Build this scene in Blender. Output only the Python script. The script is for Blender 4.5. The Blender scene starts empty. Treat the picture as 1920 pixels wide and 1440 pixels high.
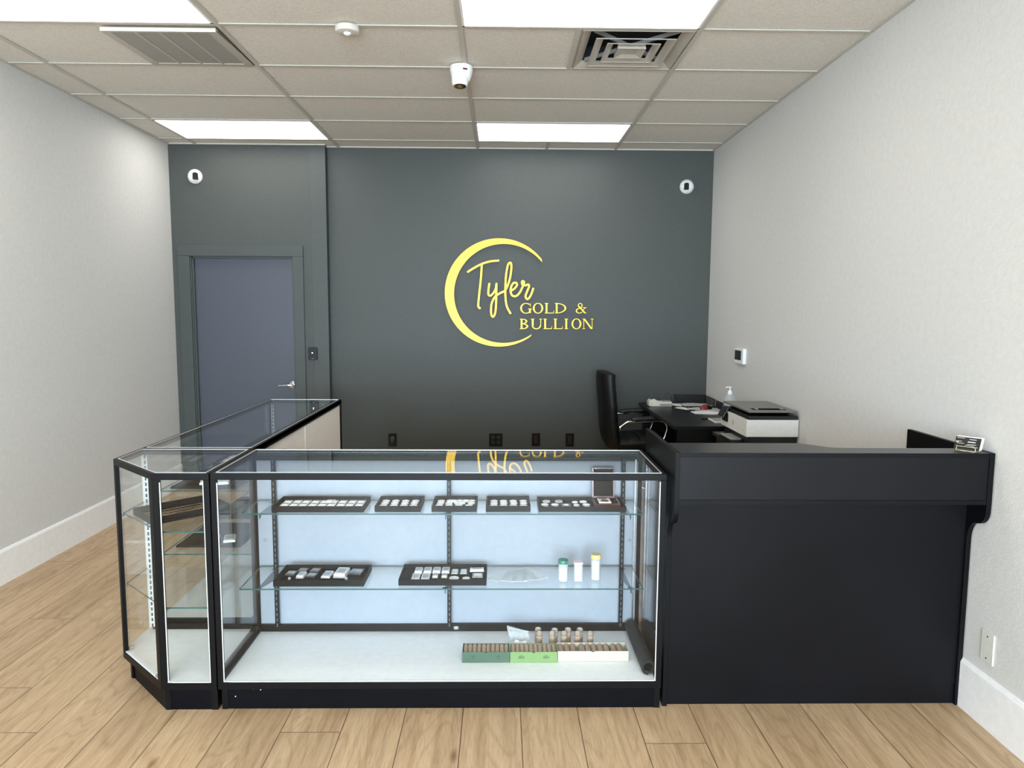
import bpy, math, random
from mathutils import Matrix, Vector
random.seed(7)
scene = bpy.context.scene
COL = scene.collection
PI = math.pi

# ------------------------------------------------------------------ camera, exposure, sky, daylight
F_PX = 1339.1
PITCH, YAW, ROLL, CAM_H = -0.1024, 0.0161, 0.0054, 1.597
cp, sp, cy_, sy_ = math.cos(PITCH), math.sin(PITCH), math.cos(YAW), math.sin(YAW)
fwd = Vector((sy_*cp, cy_*cp, sp)); rt = Vector((cy_, -sy_, 0)); up = rt.cross(fwd)
r2 = rt*math.cos(ROLL) + up*math.sin(ROLL); u2 = -rt*math.sin(ROLL) + up*math.cos(ROLL)
cam_d = bpy.data.cameras.new('camera'); cam = bpy.data.objects.new('camera', cam_d); COL.objects.link(cam)
cam_d.sensor_width = 36.0; cam_d.lens = F_PX/1920*36.0; cam_d.clip_start = 0.05
cam.matrix_world = Matrix(((r2.x, u2.x, -fwd.x, 0), (r2.y, u2.y, -fwd.y, 0), (r2.z, u2.z, -fwd.z, CAM_H), (0, 0, 0, 1)))
scene.camera = cam
vs = scene.view_settings
scene.display_settings.display_device = 'sRGB'
vs.view_transform = 'Standard'; vs.look = 'None'; vs.gamma = 1.0; vs.exposure = 0.35; vs.use_curve_mapping = False
scene.cycles.max_bounces = 10; scene.cycles.diffuse_bounces = 5; scene.cycles.glossy_bounces = 5
scene.cycles.transparent_max_bounces = 40
scene.cycles.sample_clamp_indirect = 6.0; scene.cycles.caustics_reflective = False; scene.cycles.caustics_refractive = False
scene.cycles.use_denoising = True

PANEL_E = 5.0          # ceiling light panels
DAY_W = 900.0           # daylight through the shop window
world = bpy.data.worlds.new('sky'); scene.world = world; world.use_nodes = True
bg = world.node_tree.nodes['Background']; bg.inputs[0].default_value = (0.62, 0.78, 1.0, 1); bg.inputs[1].default_value = 1.6

def area_light(name, loc, rot, sx, sy, w, col):
    d = bpy.data.lights.new(name, 'AREA'); d.shape = 'RECTANGLE'; d.size = sx; d.size_y = sy; d.energy = w; d.color = col
    o = bpy.data.objects.new(name, d); o.location = loc; o.rotation_euler = rot; COL.objects.link(o); return o
area_light('window_daylight', (-0.5, -5.27, 1.35), (PI/2, 0, 0), 4.2, 2.5, DAY_W, (0.70, 0.85, 1.0))

# ------------------------------------------------------------------ materials
def S(r, g, b):
    f = lambda c: (c/255/12.92) if c/255 <= 0.04045 else ((c/255+0.055)/1.055)**2.4
    return (f(r), f(g), f(b), 1.0)
class N:
    """small node helper"""
    def __init__(s, name):
        s.m = bpy.data.materials.new(name); s.m.use_nodes = True
        s.t = s.m.node_tree; s.n = s.t.nodes; s.b = s.n['Principled BSDF']; s.out = s.n['Material Output']
    def add(s, t, **k):
        n = s.n.new(t)
        for a, v in k.items(): setattr(n, a, v)
        return n
    def link(s, a, b): s.t.links.new(a, b)
    def math(s, op, a, b=None, c=None):
        n = s.add('ShaderNodeMath', operation=op)
        for i, v in enumerate((a, b, c)):
            if v is None: continue
            if isinstance(v, (int, float)): n.inputs[i].default_value = v
            else: s.link(v, n.inputs[i])
        return n.outputs[0]
    def coord(s): return s.add('ShaderNodeTexCoord').outputs['Object']
    def noise(s, vec, scale, detail=3, rough=.5, dist=0.0):
        n = s.add('ShaderNodeTexNoise'); s.link(vec, n.inputs['Vector'])
        n.inputs['Scale'].default_value = scale; n.inputs['Detail'].default_value = detail
        n.inputs['Roughness'].default_value = rough; n.inputs['Distortion'].default_value = dist
        return n.outputs['Fac']
    def ramp(s, fac, stops, interp='LINEAR'):
        n = s.add('ShaderNodeValToRGB'); n.color_ramp.interpolation = interp; e = n.color_ramp.elements
        while len(e) < len(stops): e.new(0.5)
        for i, (p, c) in enumerate(stops): e[i].position = p; e[i].color = c if len(c) == 4 else (*c, 1)
        s.link(fac, n.inputs[0]); return n.outputs[0]
    def bump(s, h, strength, dist=0.002):
        n = s.add('ShaderNodeBump'); n.inputs['Strength'].default_value = strength; n.inputs['Distance'].default_value = dist
        s.link(h, n.inputs['Height']); s.link(n.outputs[0], s.b.inputs['Normal'])
    def scalevec(s, vec, sc):
        n = s.add('ShaderNodeMapping'); n.inputs['Scale'].default_value = sc; s.link(vec, n.inputs[0]); return n.outputs[0]
def mat(name, col, rough=.5, metal=0.0, spec=.5, bump=None, var=None, coat=0.0):
    k = N(name); b = k.b
    b.inputs['Base Color'].default_value = col; b.inputs['Roughness'].default_value = rough
    b.inputs['Metallic'].default_value = metal; b.inputs['Specular IOR Level'].default_value = spec
    b.inputs['Coat Weight'].default_value = coat; b.inputs['Coat Roughness'].default_value = .1
    c = k.coord()
    if var:   # (scale, amount)
        f = k.noise(c, var[0], 4)
        lo = tuple(x*(1-var[1]) for x in col[:3]); hi = tuple(min(1, x*(1+var[1])) for x in col[:3])
        k.link(k.ramp(f, [(.3, lo), (.7, hi)]), b.inputs['Base Color'])
    else:
        f = k.noise(c, 35, 2)
        lo = tuple(x*.97 for x in col[:3]); hi = tuple(min(1, x*1.03) for x in col[:3])
        k.link(k.ramp(f, [(.3, lo), (.7, hi)]), b.inputs['Base Color'])
    if bump: k.bump(k.noise(c, bump[0], bump[3] if len(bump) > 3 else 2), bump[1], bump[2] if len(bump) > 2 else .002)
    return k.m
def emis(name, col, e):
    k = N(name); k.b.inputs['Base Color'].default_value = (.8, .8, .8, 1)
    k.b.inputs['Emission Color'].default_value = col; k.b.inputs['Emission Strength'].default_value = e
    return k.m
def glass(name, tint, refl=.04, maxr=1.0):
    k = N(name); k.n.remove(k.b)
    g = k.add('ShaderNodeNewGeometry'); d = k.add('ShaderNodeVectorMath', operation='DOT_PRODUCT')
    k.link(g.outputs['Incoming'], d.inputs[0]); k.link(g.outputs['Normal'], d.inputs[1])
    c = k.math('ABSOLUTE', d.outputs['Value']); p = k.math('POWER', k.math('SUBTRACT', 1.0, c), 5.0)
    f = k.math('ADD', k.math('MULTIPLY', p, 1-refl), refl); f = k.math('MINIMUM', f, maxr)
    t = k.add('ShaderNodeBsdfTransparent'); t.inputs[0].default_value = (*tint, 1)
    gl = k.add('ShaderNodeBsdfGlossy'); gl.inputs['Roughness'].default_value = 0.0; gl.inputs['Color'].default_value = (1, 1, 1, 1)
    mx = k.add('ShaderNodeMixShader'); k.link(f, mx.inputs[0]); k.link(t.outputs[0], mx.inputs[1]); k.link(gl.outputs[0], mx.inputs[2])
    k.link(mx.outputs[0], k.out.inputs[0]); return k.m
def frosted(name, col, alpha, rough=.3):
    k = N(name); k.b.inputs['Base Color'].default_value = col; k.b.inputs['Roughness'].default_value = rough
    t = k.add('ShaderNodeBsdfTransparent'); t.inputs[0].default_value = (.97, .98, .99, 1)
    mx = k.add('ShaderNodeMixShader'); f = k.math('ADD', k.math('MULTIPLY', k.noise(k.coord(), 60, 2), .15), alpha-.07)
    k.link(f, mx.inputs[0]); k.link(t.outputs[0], mx.inputs[1]); k.link(k.b.outputs[0], mx.inputs[2])
    k.link(mx.outputs[0], k.out.inputs[0]); return k.m

M = {}
M['wall'] = mat('painted_wall', S(212, 211, 208), .62, spec=.35, bump=(95, .22, .004, 4))
M['wall_dark'] = mat('dark_painted_wall', S(70, 73, 70), .50, spec=.30, bump=(75, .22, .004, 4))
M['trim_dark'] = mat('dark_painted_trim', S(72, 76, 74), .46, spec=.28, bump=(20, .05, .002))
M['door'] = mat('slate_door_paint', S(72, 75, 85), .42, spec=.45, bump=(200, .03, .001))
M['white_trim'] = mat('white_trim_paint', S(242, 241, 240), .35, spec=.5)
M['black_frame'] = mat('black_aluminium', S(7, 7, 8), .42, spec=.16)
M['black_kick'] = mat('black_kick_laminate', S(6, 6, 10), .45, spec=.10, var=(6, .35))
M['silver'] = mat('silver_metal', S(205, 208, 210), .25, metal=1.0)
M['pale_lip'] = mat('pale_aluminium_lip', S(225, 228, 225), .3, metal=.3)
M['chrome'] = mat('chrome', S(225, 226, 228), .10, metal=1.0)
M['deck'] = mat('white_laminate', S(240, 242, 243), .30, spec=.5)
M['slider'] = mat('white_sliding_panel', S(158, 166, 177), .36, spec=.4)
M['slider_back'] = mat('cream_sliding_panel', S(250, 246, 240), .40, spec=.4)
M['grey_plastic'] = mat('grey_plastic', S(150, 152, 152), .35)
M['glass'] = glass('clear_glass', (.985, .995, .99), refl=.016)
M['glass_front'] = glass('clear_front_glass', (.985, .993, .992), refl=.018)
M['shelf_edge'] = mat('green_glass_edge', S(38, 84, 84), .15, spec=.7)
M['counter'] = mat('black_laminate_counter', S(11, 11, 14), .45, spec=.14, var=(2.2, .35))
M['fascia'] = mat('black_laminate_fascia', S(11, 11, 14), .42, spec=.2, var=(5, .12))
M['ledge'] = mat('black_laminate_ledge', S(20, 19, 18), .30, spec=.8)
M['velvet'] = mat('black_felt', S(9, 9, 10), .9, spec=.05)
M['tray'] = mat('black_leatherette', S(15, 15, 18), .6, spec=.1, bump=(400, .2, .001))
M['coin'] = mat('silver_coin', S(246, 247, 245), .4, metal=.08, var=(120, .08), bump=(220, .5, .001))
M['coin_rim'] = mat('capsule_rim', S(236, 238, 238), .2)
M['coin_dull'] = mat('tarnished_coin', S(150, 138, 118), .4, metal=.4, var=(120, .3))
M['coin_red'] = mat('rose_coin', S(214, 176, 166), .35, metal=.3, var=(90, .2))
M['bar'] = mat('silver_bar', S(240, 242, 242), .3, metal=.2, var=(70, .15), bump=(140, .5, .0015))
M['bar_dull'] = mat('grey_silver_bar', S(180, 184, 184), .4, metal=.4, var=(60, .2), bump=(140, .4, .0015))
M['slab'] = mat('white_coin_holder', S(232, 234, 234), .25, spec=.6)
M['slab_clear'] = mat('clear_grey_holder', S(84, 86, 88), .18, spec=.8, var=(60, .2))
M['ink'] = mat('dark_ink', S(40, 38, 36), .6)
M['label_grey'] = mat('grey_label_print', S(110, 110, 112), .5, var=(300, .6))
M['gold_coin'] = mat('gold_coin', S(190, 150, 80), .3, metal=.9)
M['kraft'] = mat('kraft_paper', S(176, 152, 130), .7, var=(60, .1))
M['white_paper'] = mat('white_paper', S(238, 238, 236), .7, bump=(12, .2, .004))
M['grey_paper'] = mat('printed_paper', S(196, 196, 194), .7, var=(70, .18), bump=(10, .2, .004))
M['box_dkgreen'] = mat('dark_green_card', S(62, 92, 72), .6)
M['box_ltgreen'] = mat('light_green_card', S(116, 148, 90), .6)
M['box_white'] = mat('cream_card', S(190, 185, 168), .6)
M['rubber'] = mat('black_rubber_mat', S(24, 26, 27), .6, bump=(300, .2, .001))
M['tube_body'] = frosted('frosted_tube', S(238, 242, 244), .42)
M['cap_green'] = mat('teal_cap', S(44, 128, 104), .4)
M['cap_pink'] = mat('pale_pink_cap', S(232, 214, 220), .4)
M['cap_yellow'] = mat('yellow_cap', S(226, 200, 128), .4)
M['film'] = frosted('clear_plastic_film', S(226, 230, 228), .30, .15)
M['maroon'] = mat('maroon_lacquer', S(92, 28, 30), .2, spec=.7, coat=.6)
M['leather'] = mat('black_leather', S(7, 8, 9), .46, spec=.3, bump=(160, .15, .001))
M['leather_arm'] = mat('black_armpad', S(16, 16, 17), .42)
M['desk'] = mat('black_woodgrain_desk', S(9, 9, 9), .36, spec=.4)
M['mesh'] = mat('black_wire_mesh', S(8, 8, 9), .5)
M['prn_white'] = mat('white_printer_shell', S(226, 226, 222), .4)
M['prn_dark'] = mat('charcoal_printer_shell', S(20, 22, 23), .4)
M['prn_lid'] = mat('grey_printer_lid', S(112, 111, 106), .35)
M['screen'] = mat('black_screen', S(8, 8, 9), .08, spec=.8)
M['cabinet'] = mat('dark_wood_cabinet', S(58, 50, 46), .35, var=(5, .2))
M['sanit'] = frosted('clear_gel', S(214, 224, 224), .28, .08)
M['pump'] = mat('white_pump', S(240, 240, 238), .35)
M['red'] = mat('red_plastic', S(140, 18, 32), .25, spec=.7)
M['blk_plastic'] = mat('black_plastic', S(6, 6, 7), .3, spec=.3)
M['white_plastic'] = mat('white_plastic', S(238, 238, 236), .35)
M['beige_plastic'] = mat('beige_plastic', S(212, 206, 196), .4)
M['offwhite'] = mat('off_white_device', S(222, 218, 205), .4)
M['cream_plate'] = mat('cream_wall_plate', S(214, 214, 204), .45)
M['led'] = emis('led_dot', (1, 1, 1, 1), 3.0)
M['panel'] = emis('lit_diffuser', (1.0, .972, .925, 1), PANEL_E)
M['tbar'] = mat('ceiling_grid_metal', S(196, 191, 181), .5, spec=.3)
M['vent'] = mat('vent_enamel', S(190, 183, 172), .45)
M['vent_shade'] = mat('duct_interior_shade', S(20, 22, 24), .6)  # near-black colour paints in the shade of the deep duct cavity
M['vent_grey'] = mat('perforated_grille', S(160, 157, 150), .5, var=(500, .25))
M['asphalt'] = mat('pavement', S(150, 150, 146), .9)
M['gold'] = mat('gold_sign_face', S(214, 168, 52), .38, metal=.5, spec=.5)
M['gold_edge'] = mat('gold_sign_edge_shade', S(150, 104, 34), .4, metal=.6)  # darker gold: depth shading painted onto the side faces of the sign
M['card'] = mat('black_business_card', S(28, 25, 22), .4)
M['brass_wire'] = mat('pale_brass_wire', S(224, 218, 190), .2, metal=.9)
M['rose_gold'] = mat('rose_gold_chain', S(226, 176, 150), .25, metal=.9)

def m_ceiling():
    k = N('acoustic_tile'); c = k.coord()
    n1 = k.noise(c, 230, 4, .7); n2 = k.noise(c, 60, 2); n3 = k.noise(c, 1.2, 2)
    a = k.ramp(n1, [(.34, S(150, 142, 128)), (.42, S(230, 224, 214))])
    mx = k.add('ShaderNodeMixRGB', blend_type='MULTIPLY'); mx.inputs[0].default_value = .5
    k.link(a, mx.inputs[1]); k.link(k.ramp(n2, [(.3, (.86, .86, .86)), (.6, (1, 1, 1))]), mx.inputs[2])
    k.link(mx.outputs[0], k.b.inputs['Base Color']); k.b.inputs['Roughness'].default_value = .95
    k.b.inputs['Specular IOR Level'].default_value = .1
    k.bump(n1, .5, .003); return k.m
M['tile'] = m_ceiling()

def m_floor():
    k = N('oak_plank_floor'); c = k.coord()
    sep = k.add('ShaderNodeSeparateXYZ'); k.link(c, sep.inputs[0]); x, y = sep.outputs[0], sep.outputs[1]
    xs = k.math('DIVIDE', k.math('SUBTRACT', x, .084), .2289); ix = k.math('FLOOR', xs); fx = k.math('SUBTRACT', xs, ix)
    known = {-4: 1.074, 2: .994, -11: .586, -9: 1.079, -12: .154}
    rnd = random.Random(3); stops = []
    for i in range(-13, 9):
        o = known.get(i, rnd.choice([rnd.uniform(.05, .55), rnd.uniform(1.38, 1.48)]))
        stops.append(((i+13)/22.0, (o/1.5,)*3))
    off = k.ramp(k.math('DIVIDE', k.math('ADD', ix, 13.3), 22.0), stops, 'CONSTANT')
    ys = k.math('DIVIDE', k.math('SUBTRACT', y, k.math('MULTIPLY', off, 1.5)), 1.5)
    iy = k.math('FLOOR', ys); fy = k.math('SUBTRACT', ys, iy)
    cmb = k.add('ShaderNodeCombineXYZ'); k.link(ix, cmb.inputs[0]); k.link(iy, cmb.inputs[1])
    wn = k.add('ShaderNodeTexWhiteNoise'); k.link(cmb.outputs[0], wn.inputs[0]); rv = wn.outputs['Value']
    # grain coordinates shifted per plank
    g = k.add('ShaderNodeCombineXYZ'); k.link(k.math('ADD', x, k.math('MULTIPLY', rv, 37.0)), g.inputs[0])
    k.link(k.math('ADD', y, k.math('MULTIPLY', rv, 91.0)), g.inputs[1]); k.link(k.math('MULTIPLY', rv, 13.0), g.inputs[2]); gv = g.outputs[0]
    big = k.noise(k.scalevec(gv, (5.5, .85, 1)), 1.0, 2, .45, .35)
    rings = k.math('FRACT', k.math('MULTIPLY', big, 15.0))
    rings = k.math('ABSOLUTE', k.math('SUBTRACT', rings, .5))       # 0..0.5 triangle
    fine = k.noise(k.scalevec(gv, (330, 14, 1)), 1.0, 4, .7)
    mid = k.noise(k.scalevec(gv, (26, 1.6, 1)), 1.0, 3, .6)
    base = k.ramp(mid, [(.25, S(175, 146, 115)), (.5, S(195, 167, 133)), (.75, S(210, 184, 151))])
    m1 = k.add('ShaderNodeMixRGB', blend_type='MULTIPLY'); m1.inputs[0].default_value = .34; k.link(base, m1.inputs[1])
    k.link(k.ramp(rings, [(.0, (.60, .52, .44)), (.20, (1, 1, 1))]), m1.inputs[2])
    m2 = k.add('ShaderNodeMixRGB', blend_type='MULTIPLY'); m2.inputs[0].default_value = .7; k.link(m1.outputs[0], m2.inputs[1])
    k.link(k.ramp(fine, [(.32, (.68, .62, .56)), (.55, (1, 1, 1))]), m2.inputs[2])
    m3 = k.add('ShaderNodeMixRGB', blend_type='MULTIPLY'); m3.inputs[0].default_value = 1; k.link(m2.outputs[0], m3.inputs[1])
    k.link(k.ramp(rv, [(0, (.84, .82, .80)), (.5, (.98, .97, .95)), (1, (1.0, 1.0, 1.0))]), m3.inputs[2])
    # knots
    vo = k.add('ShaderNodeTexVoronoi', feature='F1'); vo.inputs['Scale'].default_value = 1.0
    k.link(k.scalevec(gv, (5.5, 1.7, 1)), vo.inputs['Vector'])
    m5 = k.add('ShaderNodeMixRGB', blend_type='MULTIPLY'); m5.inputs[0].default_value = 1; k.link(m3.outputs[0], m5.inputs[1])
    k.link(k.ramp(vo.outputs['Distance'], [(.02, (.50, .40, .32)), (.09, (1, 1, 1))]), m5.inputs[2])
    # seams
    ex = k.math('MULTIPLY', k.math('MINIMUM', fx, k.math('SUBTRACT', 1.0, fx)), .2289)
    ey = k.math('MULTIPLY', k.math('MINIMUM', fy, k.math('SUBTRACT', 1.0, fy)), 1.5)
    e = k.math('MINIMUM', ex, ey); seam = k.math('LESS_THAN', e, .0015)
    m4 = k.add('ShaderNodeMixRGB'); k.link(seam, m4.inputs[0]); k.link(m5.outputs[0], m4.inputs[1]); m4.inputs[2].default_value = S(74, 52, 36)
    k.link(m4.outputs[0], k.b.inputs['Base Color'])
    k.b.inputs['Roughness'].default_value = .46; k.b.inputs['Specular IOR Level'].default_value = .4
    k.bump(k.math('MULTIPLY', k.math('SUBTRACT', 1.0, seam), k.math('ADD', fine, 4.0)), .12, .002)
    return k.m
M['floor'] = m_floor()

def m_slotted(name, base, slot, axis_x=0.0, pitch=.0254, half=.0032):
    k = N(name); c = k.coord(); sep = k.add('ShaderNodeSeparateXYZ'); k.link(c, sep.inputs[0])
    fz = k.math('FRACT', k.math('DIVIDE', sep.outputs[2], pitch))
    a = k.math('LESS_THAN', fz, .62)
    b = k.math('LESS_THAN', k.math('ABSOLUTE', sep.outputs[0]), half)
    mx = k.add('ShaderNodeMixRGB'); k.link(k.math('MULTIPLY', a, b), mx.inputs[0]); mx.inputs[1].default_value = base; mx.inputs[2].default_value = slot
    k.link(mx.outputs[0], k.b.inputs['Base Color']); k.b.inputs['Roughness'].default_value = .4; k.b.inputs['Specular IOR Level'].default_value = .15
    return k.m
M['standard'] = m_slotted('black_slotted_standard', S(20, 21, 22), S(110, 118, 126), half=.0018)
M['standard_silver'] = m_slotted('silver_slotted_standard', S(222, 230, 236), S(30, 32, 34), pitch=.0254, half=.004)

# ------------------------------------------------------------------ mesh builder
WL = {}   # world location of every object made here
class MB:
    def __init__(s): s.v = []; s.f = []; s.mi = []; s.cur = 0
    def add(s, vs_, fs):
        b = len(s.v); s.v += [tuple(p) for p in vs_]
        for f in fs: s.f.append([b+i for i in f]); s.mi.append(s.cur)
        return s
    def box(s, x0, x1, y0, y1, z0, z1):
        v = [(x0, y0, z0), (x1, y0, z0), (x1, y1, z0), (x0, y1, z0), (x0, y0, z1), (x1, y0, z1), (x1, y1, z1), (x0, y1, z1)]
        return s.add(v, [(0, 3, 2, 1), (4, 5, 6, 7), (0, 1, 5, 4), (1, 2, 6, 5), (2, 3, 7, 6), (3, 0, 4, 7)])
    def obox(s, c, size, rz=0, rx=0, ry=0):
        R = Matrix.Rotation(rz, 3, 'Z') @ Matrix.Rotation(ry, 3, 'Y') @ Matrix.Rotation(rx, 3, 'X')
        v = []
        for dz in (-.5, .5):
            for dx, dy in ((-.5, -.5), (.5, -.5), (.5, .5), (-.5, .5)):
                p = R @ Vector((dx*size[0], dy*size[1], dz*size[2])); v.append((c[0]+p.x, c[1]+p.y, c[2]+p.z))
        return s.add(v, [(0, 3, 2, 1), (4, 5, 6, 7), (0, 1, 5, 4), (1, 2, 6, 5), (2, 3, 7, 6), (3, 0, 4, 7)])
    def prism(s, poly, a, b, axis='z'):
        """extrude a 2-D polygon: axis z -> (x,y), y -> (x,z), x -> (y,z)"""
        f = {'z': lambda p, h: (p[0], p[1], h), 'y': lambda p, h: (p[0], h, p[1]), 'x': lambda p, h: (h, p[0], p[1])}[axis]
        n = len(poly); v = [f(p, a) for p in poly]+[f(p, b) for p in poly]
        fs = [tuple(range(n))[::-1], tuple(range(n, 2*n))]+[(i, (i+1) % n, n+(i+1) % n, n+i) for i in range(n)]
        return s.add(v, fs)
    def strip(s, A, B, a, b, axis='y', close=False):
        """ribbon between two polylines, extruded"""
        n = len(A); f = {'z': lambda p, h: (p[0], p[1], h), 'y': lambda p, h: (p[0], h, p[1]), 'x': lambda p, h: (h, p[0], p[1])}[axis]
        v = [f(p, a) for p in A]+[f(p, a) for p in B]+[f(p, b) for p in A]+[f(p, b) for p in B]; fs = []
        for i in range(n if close else n-1):
            j = (i+1) % n
            fs += [(i, j, n+j, n+i), (2*n+i, 3*n+i, 3*n+j, 2*n+j), (i, 2*n+i, 2*n+j, j), (n+i, n+j, 3*n+j, 3*n+i)]
        if not close: fs += [(0, n, 3*n, 2*n), (n-1, 3*n-1, 4*n-1, 2*n-1)]
        return s.add(v, fs)
    def lathe(s, prof, c=(0, 0, 0), n=24, axis='z', cap=True):
        v = []; fs = []
        for r, h in prof:
            for i in range(n):
                a = 2*PI*i/n; p = (r*math.cos(a), r*math.sin(a), h)
                if axis == 'y': p = (p[0], p[2], p[1])
                if axis == 'x': p = (p[2], p[0], p[1])
                v.append((c[0]+p[0], c[1]+p[1], c[2]+p[2]))
        m = len(prof)
        for k in range(m-1):
            for i in range(n): j = (i+1) % n; fs.append((k*n+i, k*n+j, (k+1)*n+j, (k+1)*n+i))
        if cap: fs += [tuple(range(n))[::-1], tuple((m-1)*n+i for i in range(n))]
        return s.add(v, fs)
    def tube(s, pts, r, n=10, closed=False):
        pts = [Vector(p) for p in pts]; m = len(pts); rr = r if isinstance(r, (list, tuple)) else [r]*m
        v = []; fs = []; prev = None
        for i, p in enumerate(pts):
            if closed: t = pts[(i+1) % m]-pts[i-1]
            else: t = pts[min(i+1, m-1)]-pts[max(i-1, 0)]
            t.normalize()
            if prev is None:
                a = Vector((0, 0, 1)) if abs(t.z) < .9 else Vector((1, 0, 0)); u = t.cross(a).normalized()
            else: u = (prev-t*prev.dot(t)).normalized()
            prev = u; w = t.cross(u)
            for k in range(n):
                a = 2*PI*k/n; q = p+u*math.cos(a)*rr[i]+w*math.sin(a)*rr[i]; v.append(tuple(q))
        for i in range(m if closed else m-1):
            j = (i+1) % m
            for k in range(n): l = (k+1) % n; fs.append((i*n+k, i*n+l, j*n+l, j*n+k))
        if not closed: fs += [tuple(range(n))[::-1], tuple((m-1)*n+k for k in range(n))]
        return s.add(v, fs)
    def build(s, name, mats, parent=None, loc=None, bevel=0, smooth=False, local=False, seg=2, subd=0):
        me = bpy.data.meshes.new(name); o = bpy.data.objects.new(name, me)
        pw = Vector(WL[parent.name]) if parent else Vector((0, 0, 0))
        loc = Vector(loc) if loc is not None else pw if not local else Vector((0, 0, 0))
        if local: vs2 = s.v; o.location = loc; WL[o.name] = pw+loc
        else:
            vs2 = [(p[0]-loc.x, p[1]-loc.y, p[2]-loc.z) for p in s.v]; o.location = loc-pw; WL[o.name] = loc
        me.from_pydata(vs2, [], s.f); me.validate()
        ml = mats if isinstance(mats, (list, tuple)) else [mats]
        for m in ml: me.materials.append(M[m] if isinstance(m, str) else m)
        if len(ml) > 1:
            for p, i in zip(me.polygons, s.mi): p.material_index = i
        import bmesh
        b = bmesh.new(); b.from_mesh(me); bmesh.ops.recalc_face_normals(b, faces=b.faces); b.to_mesh(me); b.free()
        if smooth:
            for p in me.polygons: p.use_smooth = True
        COL.objects.link(o)
        if parent: o.parent = parent
        if subd:
            md = o.modifiers.new('subd', 'SUBSURF'); md.levels = subd; md.render_levels = subd
        if bevel:
            md = o.modifiers.new('bevel', 'BEVEL'); md.width = bevel; md.segments = seg; md.limit_method = 'ANGLE'; md.angle_limit = .6
            for p in me.polygons: p.use_smooth = True
            md.harden_normals = True
        elif smooth and not subd:
            es = o.modifiers.new('edges', 'EDGE_SPLIT'); es.split_angle = .7
        return o
def box(*a): return MB().box(*a)
def tag(o, label, cat, group=None, kind=None):
    o['label'] = label; o['category'] = cat
    if group: o['group'] = group
    if kind: o['kind'] = kind
    return o
def thing(name, label, cat, loc=(0, 0, 0), rz=0, group=None):
    o = bpy.data.objects.new(name, None); COL.objects.link(o); o.location = loc; o.rotation_euler = (0, 0, rz)
    o.empty_display_size = .05; WL[o.name] = Vector(loc); return tag(o, label, cat, group)
def struct(o): o['kind'] = 'structure'; return o
def dup(o, loc, rz=None, parent=None):
    c = o.copy(); COL.objects.link(c); c.location = loc
    if rz is not None: c.rotation_euler = (c.rotation_euler.x, c.rotation_euler.y, rz)
    if parent: c.parent = parent
    for ch in o.children:
        d = ch.copy(); COL.objects.link(d); d.parent = c
        for g in ch.children: e = g.copy(); COL.objects.link(e); e.parent = d
    return c
ORD = ['first', 'second', 'third', 'fourth', 'fifth', 'sixth', 'seventh', 'eighth', 'ninth', 'tenth']
def smoothpath(pts, k=6):
    """Catmull-Rom"""
    P = [Vector(p) for p in pts]; out = []
    for i in range(len(P)-1):
        p0, p1, p2, p3 = P[max(i-1, 0)], P[i], P[i+1], P[min(i+2, len(P)-1)]
        for j in range(k):
            t = j/k; out.append(.5*((2*p1)+(p2-p0)*t+(2*p0-5*p1+4*p2-p3)*t*t+(3*p1-p0-3*p2+p3)*t**3))
    out.append(P[-1]); return out

# ------------------------------------------------------------------ room
XL, XR, YB, YBL, YF, H = -2.89, 1.888, 6.49, 6.41, -5.20, 3.015
struct(box(XL-.1, XR+.1, YF-.1, YB+.15, -.1, 0).build('floor', 'floor'))
struct(box(XL-.12, XL, YF-.1, YB+.15, 0, H+.2).build('wall_left', 'wall'))
struct(box(XR, XR+.12, YF-.1, YB+.15, 0, H+.2).build('wall_right', 'wall'))
w = MB(); w.box(-1.535, XR, YB, YB+.15, 0, H+.2)
DX0, DX1, DZ = -2.737, -1.836, 2.06
w.box(XL, DX0, YBL, YB+.15, 0, H+.2); w.box(DX1, -1.535, YBL, YB+.15, 0, H+.2); w.box(DX0, DX1, YBL, YB+.15, DZ, H+.2)
struct(w.build('wall_back', 'wall_dark'))
struct(box(-1.668, -1.533, YBL-.004, YBL, 0, H).build('trim_1', 'trim_dark', bevel=.0015))
# shop front behind the camera: a wide window band
w = MB(); w.box(XL, -2.6, YF-.1, YF, 0, H+.2); w.box(1.6, XR, YF-.1, YF, 0, H+.2)
w.box(-2.6, 1.6, YF-.1, YF, 0, .12); w.box(-2.6, 1.6, YF-.1, YF, 2.6, H+.2)
struct(w.build('wall_front', 'wall'))
wf = MB()
for xx in (-2.6, -1.22, .16, 1.54): wf.box(xx, xx+.06, YF-.08, YF-.02, .12, 2.6)
wf.box(-2.6, 1.6, YF-.08, YF-.02, .12, .18); wf.box(-2.6, 1.6, YF-.08, YF-.02, 2.54, 2.6)
wo = struct(wf.build('window_1', 'black_frame'))
box(-2.54, 1.54, YF-.055, YF-.048, .18, 2.54).build('pane', 'glass', wo)
# baseboards
def baseboard(name, x0, sgn, y0, y1):
    pr = [(0, 0), (.014, 0), (.014, .188), (.008, .200), (0, .203)]
    return struct(MB().add([(x0+sgn*p[0], yy, p[1]) for yy in (y0, y1) for p in pr],
        [(0, 1, 2, 3, 4), (9, 8, 7, 6, 5)]+[(i, (i+1) % 5, 5+(i+1) % 5, 5+i) for i in range(5)]).build(name, 'white_trim'))
baseboard('baseboard_left', XL, 1, YF, YBL); baseboard('baseboard_right', XR, -1, YF, YB)
struct(box(-1.50, XR-.02, YB-.014, YB, 0, .2).build('baseboard_back', 'trim_dark'))

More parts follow.
